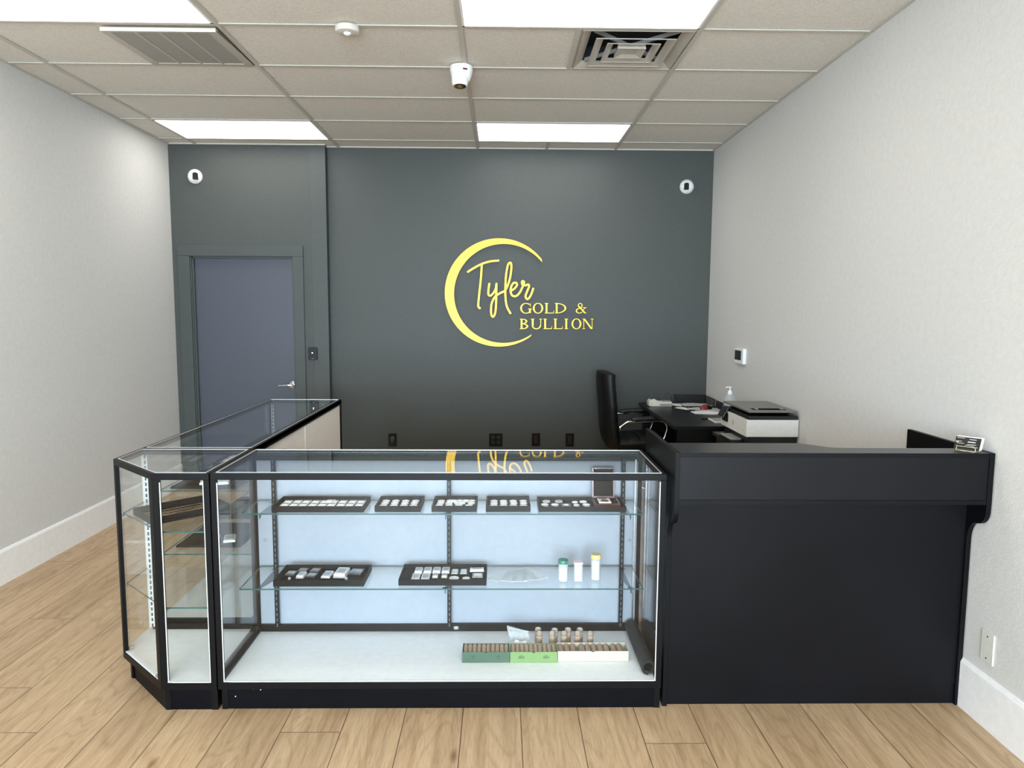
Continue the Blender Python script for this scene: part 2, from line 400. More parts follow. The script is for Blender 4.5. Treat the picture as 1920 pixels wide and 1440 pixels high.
# door
d = struct(box(DX0+.012, DX1-.012, YBL+.042, YBL+.085, .008, DZ-.008).build('door_1', 'door', bevel=.002))
c = MB(); CO = .103
for x0, x1, z0, z1 in ((DX0-CO, DX0, 0, DZ), (DX1, DX1+.092, 0, DZ)): c.box(x0, x1, YBL-.016, YBL, z0, z1)
c.box(DX0-CO, DX1+.092, YBL-.016, YBL, DZ, DZ+.097)
c.build('casing', 'trim_dark', d, bevel=.003)
j = MB(); j.box(DX0, DX0+.01, YBL, YBL+.15, 0, DZ); j.box(DX1-.01, DX1, YBL, YBL+.15, 0, DZ); j.box(DX0, DX1, YBL, YBL+.15, DZ-.006, DZ)
j.box(DX0+.01, DX0+.024, YBL+.012, YBL+.04, 0, DZ); j.box(DX0+.01, DX1-.01, YBL+.012, YBL+.04, DZ-.018, DZ)
j.build('jamb', 'trim_dark', d)
hx, hz, hy = -1.876, .918, YBL+.042
hd = MB().lathe([(.033, 0), (.033, -.008), (.026, -.014), (.012, -.018), (.012, -.05)], (hx, hy, hz), 24, 'y')
hd.tube(smoothpath([(hx, hy-.05, hz), (hx-.03, hy-.056, hz+.002), (hx-.07, hy-.055, hz), (hx-.115, hy-.052, hz-.002)]), [.010]*7+[.009]*6+[.007]*6, 10)
hd.build('door_handle', 'chrome', d, smooth=True)

# ceiling: tiles, grid
GX, GY = -.2106, 3.770
HX, HY, HR = GX+.6096+.302, GY+.305, .283
ce = box(XL-.1, XR+.1, YF-.1, HY-HR, H+.008, H+.06); ce.box(XL-.1, XR+.1, HY+HR, YB+.15, H+.008, H+.06)
ce.box(XL-.1, HX-HR, HY-HR, HY+HR, H+.008, H+.06); ce.box(HX+HR, XR+.1, HY-HR, HY+HR, H+.008, H+.06)
ceil = struct(ce.build('ceiling', 'tile'))
g = MB(); tw = .012
xs = [GX+1.2192*i for i in range(-2, 2)]
ysr = [GY+.6096*i for i in range(-15, 5)]
for x in xs: g.box(x-tw, x+tw, YF, YB, H, H+.006)
for yv in ysr: g.box(XL, XR, yv-tw, yv+tw, H+.0006, H+.006)
g.box(XL, XL+.02, YF, YB, H, H+.008); g.box(XR-.02, XR, YF, YB, H, H+.008); g.box(XL, XR, YB-.02, YB, H-.001, H+.008)
g.box(XL, -1.53, YBL-.02, YBL, H-.001, H+.008)
xm = GX+.6096
g.box(xm-tw, xm+tw, GY+4*.6096, YB, H, H+.006); g.box(xm-tw-.006, xm+tw-.006, GY, GY+.6096, H, H+.006)
g.build('grid', 'tbar', ceil)

# ceiling light panels
def light_panel(x0, y0, label):
    t = thing('ceiling_light', label, 'ceiling light', (x0+.61, y0+.305, H), 0, 'flat light panels in the ceiling grid')
    a, b, c_, d_ = x0+tw, x0+1.2192-tw, y0+tw, y0+.6096-tw; r = .012
    f = MB(); f.box(a, b, c_, c_+r, H-.001, H+.006); f.box(a, b, d_-r, d_, H-.001, H+.006); f.box(a, a+r, c_, d_, H-.001, H+.006); f.box(b-r, b, c_, d_, H-.001, H+.006)
    f.build('light_frame', 'white_trim', t); box(a+r, b-r, c_+r, d_-r, H+.001, H+.0055).build('diffuser', 'panel', t)
for (i, j, l) in ((-2, 3, 'lit ceiling panel near the back wall, above the grey door'), (0, 3, 'lit ceiling panel near the back wall, above the gold sign'),
                  (-2, -1, 'large lit ceiling panel cut off at top left, next to the return grille'), (0, -1, 'large lit ceiling panel at top, next to the square air diffuser'),
                  (-2, -5, 'lit ceiling panel behind the viewer on the left side'), (0, -5, 'lit ceiling panel behind the viewer on the right side'),
                  (-2, -9, 'lit ceiling panel by the shop window on the left side'), (0, -9, 'lit ceiling panel by the shop window on the right side')):
    light_panel(GX+1.2192*i, GY+.6096*j, l)

# supply diffuser
vx, vy = xm+.012+.29, GY+.305
t = thing('air_vent', 'square white ceiling air diffuser with nested louvers beside the lit panel', 'air vent', (vx, vy, H))
def sq_ring(m, cx, cy, a0, z0, a1, z1, th=.003):
    """square funnel from half size a0 at z0 to a1 at z1"""
    v = []
    for a, z in ((a0, z0), (a1, z1), (a1-th, z1), (a0-th, z0)):
        for sx, sy in ((-1, -1), (1, -1), (1, 1), (-1, 1)): v.append((cx+sx*a, cy+sy*a, z))
    fs = []
    for k in range(4):
        for i in range(4): jn = (i+1) % 4; fs.append((k*4+i, k*4+jn, ((k+1) % 4)*4+jn, ((k+1) % 4)*4+i))
    return m.add(v, fs)
m = MB(); sq_ring(m, vx, vy, .289, H-.002, .285, H+.004, .006); sq_ring(m, vx, vy, .288, H-.002, .238, H+.030, .003); m.build('vent_frame', 'vent', t, bevel=.001)
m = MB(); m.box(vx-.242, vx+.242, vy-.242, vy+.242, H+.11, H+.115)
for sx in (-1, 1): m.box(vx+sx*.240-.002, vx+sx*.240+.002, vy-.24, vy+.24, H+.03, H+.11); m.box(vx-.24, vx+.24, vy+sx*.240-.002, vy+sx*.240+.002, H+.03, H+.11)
m.build('duct', 'vent_shade', t)
for a0, a1 in ((.208, .170), (.140, .108)):
    m = MB(); sq_ring(m, vx, vy, a0, H-.010, a1, H+.002, .003); sq_ring(m, vx, vy, a0+.004, H-.012, a0, H-.006, .006); m.build('louver', 'vent', t, bevel=.0008)
m = MB(); m.add([(vx+sx*.076, vy+sy*.076, H-.012) for sx, sy in ((-1, -1), (1, -1), (1, 1), (-1, 1))]+[(vx+sx*.04, vy+sy*.04, H-.002) for sx, sy in ((-1, -1), (1, -1), (1, 1), (-1, 1))]
      + [(vx+sx*.074, vy+sy*.074, H+.012) for sx, sy in ((-1, -1), (1, -1), (1, 1), (-1, 1))],
      [(4, 5, 6, 7), (0, 1, 5, 4), (1, 2, 6, 5), (2, 3, 7, 6), (3, 0, 4, 7), (0, 8, 9, 1), (1, 9, 10, 2), (2, 10, 11, 3), (3, 11, 8, 0), (8, 11, 10, 9)])
m.build('center_louver', 'vent', t)
m = MB()
for a in (PI/4, -PI/4): m.obox((vx, vy, H+.028), (.62, .014, .018), a)
m.build('brace', 'grey_plastic', t)
m = MB()
for sx, sy in ((-1, -1), (1, -1), (1, 1), (-1, 1)): m.add([], [])
# return grille, hanging slightly open at its near edge
rx0, rx1, ry0, ry1 = GX-1.2192-.60, GX-1.2192-.018, GY+.03, GY+.595
t = thing('return_grille', 'grey perforated return air grille hanging slightly open in the ceiling', 'air vent', ((rx0+rx1)/2, ry1, H))
zz = lambda y: H-.004-.020*(ry1-y)/(ry1-ry0)
def slab_tilt(m, x0, x1, y0, y1, th=.004, dz=0):
    m.add([(x0, y0, zz(y0)+dz), (x1, y0, zz(y0)+dz), (x1, y1, zz(y1)+dz), (x0, y1, zz(y1)+dz), (x0, y0, zz(y0)+th+dz), (x1, y0, zz(y0)+th+dz), (x1, y1, zz(y1)+th+dz), (x0, y1, zz(y1)+th+dz)],
          [(0, 3, 2, 1), (4, 5, 6, 7), (0, 1, 5, 4), (1, 2, 6, 5), (2, 3, 7, 6), (3, 0, 4, 7)])
m = MB(); slab_tilt(m, rx0+.02, rx1-.02, ry0+.02, ry1-.02, .003, .003); m.build('grille', 'vent_grey', t)
m = MB(); slab_tilt(m, rx0, rx1, ry0, ry0+.022, .02); slab_tilt(m, rx0, rx1, ry1-.03, ry1, .006); slab_tilt(m, rx0, rx0+.045, ry0+.02, ry1-.02, .006); slab_tilt(m, rx1-.045, rx1, ry0+.02, ry1-.02, .006)
m.build('vent_frame', 'vent', t, bevel=.001)
for i in range(3):
    x = rx0+.045+(rx1-rx0-.09)*(i+1)/4; m = MB(); slab_tilt(m, x-.006, x+.006, ry0+.02, ry1-.02, .005, -.001); m.build('divider', 'vent', t)
box(rx1+.001, rx1+.005, ry0, ry1, H-.001, H+.008).build('gap_shade', 'blk_plastic', t)  # black strip standing in for the shaded gap beside the grille

# motion detector
t = thing('motion_detector', 'round white detector on the ceiling left of the hanging camera', 'detector', (-.779, 3.776, H))
MB().lathe([(.058, 0), (.061, -.004), (.061, -.018), (.055, -.028), (.046, -.031)], (-.779, 3.776, H), 32).build('housing', 'beige_plastic', t, smooth=True)
MB().lathe([(.020, -.03), (.018, -.036), (.011, -.041), (.003, -.043)], (-.779, 3.776, H), 20).build('lens', 'white_plastic', t, smooth=True)

# ceiling turret camera
cxx, cyy = -.236, 4.352
t = thing('security_camera', 'white turret security camera hanging from the ceiling grid', 'security camera', (cxx, cyy, H))
MB().lathe([(.066, 0), (.067, -.006), (.067, -.024), (.062, -.045), (.053, -.070), (.044, -.086)], (cxx, cyy, H), 36).build('housing', 'white_plastic', t, smooth=True)
m = MB(); R_ = Matrix.Rotation(math.radians(-5), 3, 'X')
prof = [(.047, .03), (.050, .0), (.048, -.03), (.044, -.048), (.040, -.054)]
v = []; n_ = 28
for r, h in prof:
    for i in range(n_):
        p = R_ @ Vector((r*math.cos(2*PI*i/n_), r*math.sin(2*PI*i/n_), h)); v.append((cxx-.008+p.x, cyy-.015+p.y, H-.062+p.z))
m.add(v, [(k*n_+i, k*n_+(i+1) % n_, (k+1)*n_+(i+1) % n_, (k+1)*n_+i) for k in range(len(prof)-1) for i in range(n_)]+[tuple((len(prof)-1)*n_+i for i in range(n_))])
eye = m.build('eyeball', 'white_plastic', t, smooth=True)
def disc_at(c, nrm, r, th, n=24):
    z = Vector(nrm).normalized(); x = z.orthogonal().normalized(); y = z.cross(x); c = Vector(c); m = MB()
    v = [tuple(c+(x*math.cos(2*PI*i/n)+y*math.sin(2*PI*i/n))*r+z*h) for h in (0, th) for i in range(n)]
    return m.add(v, [tuple(range(n))[::-1], tuple(range(n, 2*n))]+[(i, (i+1) % n, n+(i+1) % n, n+i) for i in range(n)])
dn = R_ @ Vector((0, 0, -1)); c0 = Vector((cxx-.008, cyy-.015, H-.062))+dn*.0542
disc_at(c0, dn, .036, .002).build('lens', 'screen', t); disc_at(c0+dn*.002, dn, .016, .002).build('lens_center', 'gold_coin', t)
MB().obox((cxx+.024, cyy-.0625, H-.031), (.026, .004, .009), math.radians(22)).build('badge', 'maroon', t)

# wall dome cameras
def dome_cam(x, y, z, lx, label):
    t = thing('dome_camera', label, 'security camera', (x, y, z), 0, 'white dome cameras on the dark back wall')
    MB().lathe([(.062, 0), (.063, -.012), (.058, -.022)], (x, y, z), 32, 'y').build('base_ring', 'white_plastic', t, smooth=True)
    m = MB(); prof = [(.056*math.cos(a), -.02-.042*math.sin(a)) for a in [i*PI/2/8 for i in range(8)]]+[(.002, -.062)]
    m.lathe(prof, (x, y, z), 32, 'y').build('dome', 'white_plastic', t, smooth=True)
    pts = [(-.018, -.030), (.018, -.030), (.021, -.024), (.021, .022), (.012, .031), (-.012, .031), (-.021, .022), (-.021, -.024)]
    MB().prism([(x+lx+p[0], z-.006+p[1]) for p in pts], y-.066, y-.045, 'y').build('lens_window', 'screen', t, bevel=.002)
dome_cam(-2.662, YBL, 2.742, .022, 'white dome camera on the dark wall above the grey door')
dome_cam(1.652, YB, 2.703, -.016, 'white dome camera near the right corner of the dark wall')

# ------------------------------------------------------------------ gold wall sign
SU = lambda cx, cy: (-.662+(cx/1920)*1.664+(cx/1920)*(cy/1426)*.033-(cy/1426)*.009, 2.360+(cx/1920)*.012-(cy/1426)*1.236)
SY0, SY1 = YB-.030, YB-.014
t = thing('wall_sign', 'gold crescent wall sign with script and capital lettering on dark wall', 'sign', (0, YB-.014, 1.75))
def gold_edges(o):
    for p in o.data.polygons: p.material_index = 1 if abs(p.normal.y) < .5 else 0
def arc(cx, cy, r, a0, a1, n): return [SU(cx+r*math.cos(a0+(a1-a0)*i/n), cy+r*math.sin(a0+(a1-a0)*i/n)) for i in range(n+1)]
a0, a1 = math.atan2(-315, 445), math.atan2(432, 337)
b0, b1 = math.atan2(-325, 398), math.atan2(422, 290)
O_ = arc(743, 703, 556, a0, a1-2*PI, 96); I_ = arc(790, 713, 509, b0, b1-2*PI, 96)
O_[0] = I_[0]; O_[-1] = I_[-1]
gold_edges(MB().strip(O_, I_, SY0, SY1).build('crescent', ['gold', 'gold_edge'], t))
m = MB(); EK = [0]
def stroke(pts, w=20):
    EK[0] += 1; e_ = .0006*EK[0]
    P = [Vector((p[0], p[1], 0)) for p in pts]; Q = smoothpath(P, 7); A = []; B = []
    for i, p in enumerate(Q):
        d_ = (Q[min(i+1, len(Q)-1)]-Q[max(i-1, 0)]).normalized(); nn = Vector((-d_.y, d_.x, 0))*w/2
        A.append(SU(p.x+nn.x, p.y+nn.y)); B.append(SU(p.x-nn.x, p.y-nn.y))
    n_ = len(A); ys = [SY0-e_-.0016*i/(n_-1) for i in range(n_)]
    v = [(A[i][0], ys[i], A[i][1]) for i in range(n_)]+[(B[i][0], ys[i], B[i][1]) for i in range(n_)]+[(A[i][0], SY1, A[i][1]) for i in range(n_)]+[(B[i][0], SY1, B[i][1]) for i in range(n_)]
    fs = []
    for i in range(n_-1): j = i+1; fs += [(i, j, n_+j, n_+i), (i, 2*n_+i, 2*n_+j, j), (n_+i, n_+j, 3*n_+j, 3*n_+i)]
    m.add(v, fs)
    for p in (Q[0], Q[-1]): m.prism([SU(p.x+w*.56*math.cos(2*PI*k/12), p.y+w*.56*math.sin(2*PI*k/12)) for k in range(12)], SY0-e_-(0 if p is Q[0] else .0017), SY1, 'y')
stroke([(425, 487), (480, 452), (560, 410), (645, 383), (735, 373)])
stroke([(566, 412), (556, 560), (541, 700), (531, 800), (530, 843), (545, 860)])
stroke([(643, 612), (634, 670), (634, 720), (655, 732), (685, 705), (708, 660), (716, 612)])
stroke([(716, 612), (714, 720), (712, 820), (704, 905), (685, 948), (666, 935), (660, 880), (668, 810), (700, 745), (750, 708), (800, 682), (830, 630), (855, 550), (868, 460), (866, 405), (850, 396), (832, 425), (816, 510), (808, 620), (808, 740), (822, 840), (858, 912)])
stroke([(868, 682), (905, 655), (927, 622), (915, 600), (888, 605), (866, 645), (862, 695), (880, 732), (918, 736), (955, 700), (980, 650), (998, 605), (994, 585), (978, 588), (982, 618), (1010, 628), (1042, 618), (1050, 640), (1028, 695), (1014, 740), (1030, 768), (1056, 750), (1080, 700), (1092, 662)])
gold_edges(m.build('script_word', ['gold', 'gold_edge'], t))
def letter(ch, x0, x1, yt, yb):
    m = MB(); W = x1-x0; Hh = yb-yt; K_ = [0]
    def F():
        K_[0] += 1; return SY0-.0002*K_[0]
    P = lambda u, v: SU(x0+u, yb-v)
    T = 18; th = 6.5; sf = 5.5
    def bar(u0, u1, v0, v1): m.prism([P(u0, v0), P(u1, v0), P(u1, v1), P(u0, v1)], F(), SY1, 'y')
    def stem(u, s0=9, t_=T, v0=0, v1=None, foot=True, head=True):
        v1 = Hh if v1 is None else v1; bar(u, u+t_, v0, v1)
        if foot: bar(u-s0, u+t_+s0, v0, v0+sf)
        if head: bar(u-s0, u+t_+s0, v1-sf, v1)
    def ring(cu, cv, ru, rv, tu, tv, a0, a1, n=28):
        A = []; B = []
        for i in range(n+1):
            a = a0+(a1-a0)*i/n; A.append(P(cu+ru*math.cos(a), cv+rv*math.sin(a))); B.append(P(cu+(ru-tu)*math.cos(a), cv+(rv-tv)*math.sin(a)))
        m.strip(A, B, F(), SY1)
    def diag(ua, va, ub, vb, t_):
        m.prism([P(ua, va), P(ua+t_, va), P(ub+t_, vb), P(ub, vb)], F(), SY1, 'y')
    if ch == 'O': ring(W/2, Hh/2, W/2, Hh/2+2, T*.95, th, 0, 2*PI, 40)
    if ch == 'G':
        ring(W*.52, Hh/2, W*.52, Hh/2+2, T*.95, th, math.radians(48), math.radians(318), 36)
        bar(W-T-6, W-6, 4, Hh*.46); bar(W-T-16, W+4, Hh*.46-sf, Hh*.46); bar(W-14, W-9, Hh*.66, Hh-2)
    if ch == 'L': stem(9); bar(9, W, 0, th); diag(W-6, th, W-1, Hh*.28, 4)
    if ch == 'I': stem((W-T)/2)
    if ch == 'D': stem(9); ring(9+T*.5, Hh/2, W-9-T*.5, Hh/2, T*.95, th, -PI/2, PI/2)
    if ch == 'B':
        stem(9); ring(9+T, Hh*.755, W*.52, Hh*.245, T*.9, th, -PI/2, PI/2); ring(9+T, Hh*.27, W*.62, Hh*.27, T*.95, th, -PI/2, PI/2)
    if ch == 'U':
        bar(9, 9+T, Hh*.33, Hh); bar(0, 18+T, Hh-sf, Hh); bar(W-15, W-9, Hh*.33, Hh); bar(W-26, W, Hh-sf, Hh)
        ring((W)/2, Hh*.35, W/2-9, Hh*.37, T*.75, th*1.4, PI, 2*PI)
    if ch == 'N':
        bar(10, 16, 0, Hh); bar(0, 28, 0, sf); bar(0, 22, Hh-sf, Hh); bar(W-18, W-12, 0, Hh); bar(W-30, W, Hh-sf, Hh)
        diag(W-30, 0, 6, Hh, 20)
    if ch == '&':
        ring(W*.42, Hh*.76, W*.22, Hh*.25, 9, th, 0, 2*PI); ring(W*.34, Hh*.24, W*.34, Hh*.26, 14, th, math.radians(60), math.radians(330))
        diag(W*.80, 0, W*.22, Hh*.70, 18); bar(W*.74, W, 0, sf); diag(W*.60, Hh*.15, W*.82, Hh*.52, 6); bar(W*.66, W*1.0, Hh*.52, Hh*.52+sf)
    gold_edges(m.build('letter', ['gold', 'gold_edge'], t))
for ch, x0, x1 in (('G', 960, 1075), ('O', 1090, 1195), ('L', 1212, 1305), ('D', 1316, 1432), ('&', 1530, 1640)): letter(ch, x0, x1, 810, 915)
for ch, x0, x1 in (('B', 956, 1050), ('U', 1070, 1182), ('L', 1198, 1285), ('L', 1303, 1394), ('I', 1410, 1455), ('O', 1487, 1588), ('N', 1600, 1714)): letter(ch, x0, x1, 972, 1078)
for cx, cy in ((235, 650), (560, 165), (560, 1215), (545, 700), (712, 750), (812, 650), (890, 735), (1030, 620)):
    x, z = SU(cx, cy); MB().lathe([(.003, 0), (.003, .016)], (x, YB-.0155, z), 8, 'y').build('standoff', 'blk_plastic', t)

# ------------------------------------------------------------------ small wall devices
def rrect(x0, x1, z0, z1, r, n=4):
    out = []
    for cx, cz, a in ((x1-r, z0+r, -PI/2), (x1-r, z1-r, 0), (x0+r, z1-r, PI/2), (x0+r, z0+r, PI)):
        for i in range(n+1): q = a+PI/2*i/n; out.append((cx+r*math.cos(q), cz+r*math.sin(q)))
    return out
t = thing('card_reader', 'small black access reader with white light dot beside the grey door', 'card reader', (-1.676, YBL-.004, 1.15))
MB().prism(rrect(-1.714, -1.637, 1.149, 1.262, .012), YBL-.026, YBL-.004, 'y').build('housing', 'blk_plastic', t, bevel=.003)
MB().prism(rrect(-1.683, -1.674, 1.208, 1.217, .003), YBL-.0275, YBL-.026, 'y').build('indicator_light', 'led', t)
box(-1.686, -1.668, YBL-.027, YBL-.026, 1.160, 1.1625).build('logo', 'grey_plastic', t)
def outlet(x0, x1, z0, z1, label, kind):
    t = thing('wall_outlet', label, 'outlet', ((x0+x1)/2, YB, z0), 0, 'black outlet plates low on the dark wall')
    MB().prism(rrect(x0, x1, z0, z1, .004), YB-.007, YB, 'y').build('cover_plate', 'blk_plastic', t, bevel=.0015)
    if kind == 1: MB().prism(rrect((x0+x1)/2-.017, (x0+x1)/2+.017, z0+.027, z1-.027, .002), YB-.009, YB-.006, 'y').build('insert', 'screen', t, bevel=.001)
    else:
        for cx in (x0+.036, x1-.036):
            for cz in (z0+.037, z1-.037):
                MB().lathe([(.017, 0), (.017, -.003), (.014, -.004)], (cx, YB-.0065, cz), 20, 'y').build('socket', 'prn_dark', t)
outlet(-1.028, -.952, .349, .470, 'single black outlet plate, farthest left on dark wall', 1)
outlet(-.104, .019, .352, .474, 'wide black double outlet plate with four sockets', 4)
outlet(.289, .366, .356, .478, 'narrow black plate just right of the four-socket outlet', 1)
outlet(.600, .677, .353, .476, 'narrow black outlet plate nearest the office chair', 1)
t = thing('thermostat', 'white thermostat with black screen on the right wall', 'thermostat', (XR, 5.54, 1.195))
def wallx(y0, y1, z0, z1, x0, x1, r=.006): return MB().prism(rrect(y0, y1, z0, z1, r), x0, x1, 'x')
wallx(5.455, 5.665, 1.193, 1.312, XR-.026, XR, .008).build('housing', 'white_plastic', t, bevel=.003)
wallx(5.50, 5.645, 1.222, 1.296, XR-.0275, XR-.0255, .002).build('screen', 'screen', t)
t = thing('wall_plate', 'cream blank wall plate above the right baseboard', 'wall plate', (XR, 2.61, .253))
wallx(2.577, 2.646, .252, .374, XR-.006, XR, .003).build('cover_plate', 'cream_plate', t, bevel=.0015)
for z in (.270, .356): MB().lathe([(.0035, 0), (.0035, -.0012)], (XR-.006, 2.611, z), 10, 'x').build('screw', 'silver', t)

# ------------------------------------------------------------------ display cases
CH = .965
def ring_frame(m, x0, x1, y0, y1, z0, z1, w=.022):
    m.box(x0, x1, y0, y0+w, z0, z1); m.box(x0, x1, y1-w, y1, z0, z1); m.box(x0, x0+w, y0+w, y1-w, z0, z1); m.box(x1-w, x1, y0+w, y1-w, z0, z1)
def glass_shelf(x0, x1, y0, y1, z, parent):
    s = box(x0, x1, y0, y1, z-.006, z).build('glass_shelf', 'glass', parent)
    e = MB(); e.box(x0, x1, y0-.0012, y0-.0002, z-.006, z); e.box(x0-.0012, x0-.0002, y0, y1, z-.006, z); e.box(x1+.0002, x1+.0012, y0, y1, z-.006, z); e.box(x0, x1, y1+.0002, y1+.0012, z-.006, z)
    e.build('polished_edge', 'shelf_edge', s); return s
def trim_ring(name, x0, x1, y0, y1, z, parent, w=.0035):
    m = MB(); ring_frame(m, x0, x1, y0, y1, z, z+.0022, w); return m.build(name, 'pale_lip', parent)

# --- front showcase
X0, X1, Y0, Y1 = -1.121, .650, 2.724, 3.222
t = thing('display_case', 'long black-framed glass display case facing the viewer with coins inside', 'display case', ((X0+X1)/2, (Y0+Y1)/2, 0))
fc = t
m = MB(); m.box(X0+.012, X1-.005, Y0+.014, Y1-.01, 0, .092); m.build('kick_base', 'black_kick', t)
for a_ in (X0+.010, X1-.026): box(a_, a_+.024, Y0+.011, Y0+.03, 0, .092).build('kick_stile', 'black_frame', t)
for x, z in ((-.985, .083), (-.957, .080), (-1.058, .052)): MB().lathe([(.0024, 0), (.0024, -.0006)], (x, Y0+.014, z), 8, 'y').build('paint_speck', 'white_trim', t)
box(X0+.004, X1-.004, Y0+.004, Y1-.004, .092, .1215).build('deck', 'deck', t)
for nm_, a_, b_ in (('bottom_rail', .088, .118), ('top_rail', .940, .965)):
    m = MB(); ring_frame(m, X0, X1, Y0, Y1, a_, b_, .022); m.build(nm_, 'black_frame', t, bevel=.0015)
for (a, b), lab in (((X0, Y0), 'fl'), ((X1-.022, Y0), 'fr'), ((X0, Y1-.022), 'bl'), ((X1-.022, Y1-.022), 'br')):
    box(a, a+.022, b, b+.022, .118, .940).build('post', 'black_frame', t, bevel=.0015)
for m in (box(X0+.022, X1-.022, Y1-.052, Y1-.022, .118, .155), box(X0+.022, X1-.022, Y1-.052, Y1-.022, .922, .940)): m.build('door_track', 'black_frame', t)
for a_ in (X0+.013, X1-.023): box(a_, a_+.010, Y0+.022, Y1-.052, .1216, .134).build('inner_rail', 'black_frame', t)
box(X0+.022, X1-.022, Y0+.006, Y0+.012, .118, .940).build('front_glass', 'glass_front', t)
box(X0+.006, X0+.012, Y0+.022, Y1-.022, .118, .940).build('side_glass', 'glass', t)
box(X1-.012, X1-.006, Y0+.022, Y1-.022, .118, .940).build('side_glass', 'glass', t)
box(X0+.018, X1-.018, Y0+.018, Y1-.018, .9595, .9645).build('top_glass', 'glass', t)
trim_ring('glass_lip', X0+.016, X1-.016, Y0+.018, Y1-.018, .9645, t)
for m in (box(X0+.023, X0+.0265, Y0+.001, Y0+.005, .122, .928), box(X1-.0265, X1-.023, Y0+.001, Y0+.005, .122, .935), box(X0+.045, X1-.030, Y0+.001, Y0+.005, .1185, .1225)): m.build('glazing_strip', 'pale_lip', t)
for m in (box(X0+.030, X0+.034, Y1-.030, Y1-.026, .13, .93), box(X1-.040, X1-.034, Y1-.056, Y1-.052, .15, .93)): m.build('edge_strip', 'silver', t)
for i, (a, b, yy) in enumerate(((X0+.022, -.225, Y1-.040), (-.240, X1-.022, Y1-.033))):
    dd = box(a, b, yy, yy+.006, .150, .928).build('sliding_door', 'slider', t)
    hx_ = a+.030 if i == 0 else b-.032
    MB().lathe([(.0075, 0), (.0085, -.001), (.0085, -.003), (.006, -.0035), (.005, -.001)], (hx_, yy, .552), 20, 'y').build('finger_pull', 'grey_plastic', dd, smooth=True)
m = MB(); m.box(-.212, -.190, Y1-.056, Y1-.052, .132, .146); m.build('lock_plate', 'silver', t, bevel=.001)
for a_ in (-.209, -.197): box(a_, a_+.004, Y1-.058, Y1-.056, .137, .141).build('lock_hole', 'blk_plastic', t)
SX = (-1.018, -.231, .557)
for x in SX: box(-.009, .009, -.006, .006, 0, .785).build('standard', 'standard', t, loc=(x-WL[t.name].x, Y1-.060-WL[t.name].y, .150), local=True)
for zt, y0 in ((.7425, 2.950), (.4345, 2.900)):
    glass_shelf(-1.088, .604, y0, Y1-.052, zt, t)
    for x in SX:
        pr = [(Y1-.062, zt-.008), (Y1-.062, zt-.055), (Y1-.075, zt-.058), (y0+.035, zt-.016), (y0+.018, zt-.030), (y0+.014, zt-.016), (y0+.012, zt-.007)]
        MB().prism(pr, x-.0014, x+.0014, 'x').build('shelf_bracket', 'prn_dark', t)
        for m in (box(x-.012, x+.012, y0+.012, y0+.03, zt-.0085, zt-.0065), box(x-.012, x+.012, Y1-.085, Y1-.068, zt-.0085, zt-.0065)): m.build('bracket_clip', 'prn_dark', t)

# --- corner showcase with chamfered front
XC0, XC1 = -1.634, -1.124
P0 = [(XC0, 3.224), (XC0, 2.992), (-1.344, 2.720), (XC1, 2.720), (XC1, 3.224)]      # plan
def inset(P, d):
    out = []; n = len(P); c = (sum(p[0] for p in P)/n, sum(p[1] for p in P)/n)
    for i in range(n):
        a, b, e = Vector((*P[i-1], 0)), Vector((*P[i], 0)), Vector((*P[(i+1) % n], 0))
        d1 = (b-a).normalized(); d2 = (e-b).normalized(); n1 = Vector((-d1.y, d1.x, 0)); n2 = Vector((-d2.y, d2.x, 0))
        k = (n1+n2); k = k/(k.dot(n1)); out.append((b.x+k.x*d, b.y+k.y*d))
    return out
t = thing('corner_display_case', 'corner glass display case with angled front joining the two long cases', 'display case', (-1.36, 2.98, 0))
MB().prism([(-1.592, 3.2), (-1.592, 2.988), (-1.334, 2.734), (XC1-.004, 2.734), (XC1-.004, 3.2)], 0, .09, 'z').build('kick_base', 'black_kick', t)
for m in (box(-1.334, -1.312, 2.731, 2.75, 0, .09), box(XC1-.026, XC1-.002, 2.731, 2.75, 0, .09), MB().obox((-1.5905, 2.9905, .045), (.018, .02, .09), -PI/4)): m.build('kick_stile', 'black_frame', t)
MB().prism(inset(P0, .004), .09, .1215, 'z').build('deck', 'deck', t)
for nm_, z0, z1 in (('bottom_rail', .088, .118), ('top_rail', .940, .965)):
    m = MB(); m.strip(P0, inset(P0, .022), z0, z1, 'z', close=True); m.build(nm_, 'black_frame', t, bevel=.0012)
IN = inset(P0, .022)
box(XC1-.022, XC1, 2.720, 2.742, .118, .94).build('post', 'black_frame', t, bevel=.001)
MB().prism([(-1.344, 2.720), (-1.318, 2.720), (-1.318, 2.742), (-1.335, 2.742), (-1.352, 2.757), (-1.366, 2.741)], .118, .94, 'z').build('post', 'black_frame', t, bevel=.001)
MB().prism([(XC0, 3.004), (XC0, 2.992), (XC0+.013, 2.980), (XC0+.026, 2.990), (XC0+.016, 3.004)], .118, .94, 'z').build('post', 'black_frame', t, bevel=.001)
box(XC0+.03, XC1-.02, 3.196, 3.222, .1216, .138).build('inner_rail', 'black_frame', t)
box(XC1-.018, XC1-.002, 2.745, 3.196, .1216, .134).build('inner_rail', 'black_frame', t)
G1, G2 = inset(P0, .008), inset(P0, .013)
m = MB(); m.prism([G1[2], G1[3], G2[3], G2[2]], .118, .94, 'z'); m.build('front_glass', 'glass', t)
m = MB(); m.prism([G1[1], G1[2], G2[2], G2[1]], .118, .94, 'z'); m.build('angled_glass', 'glass', t)
m = MB(); m.prism([G1[0], G1[1], G2[1], G2[0]], .118, .94, 'z'); m.build('side_glass', 'glass', t)
MB().prism(inset(P0, .018), .9595, .9645, 'z').build('top_glass', 'glass', t)
m = MB(); m.strip(inset(P0, .016), inset(P0, .0195), .9645, .9667, 'z', close=True); m.build('glass_lip', 'pale_lip', t)
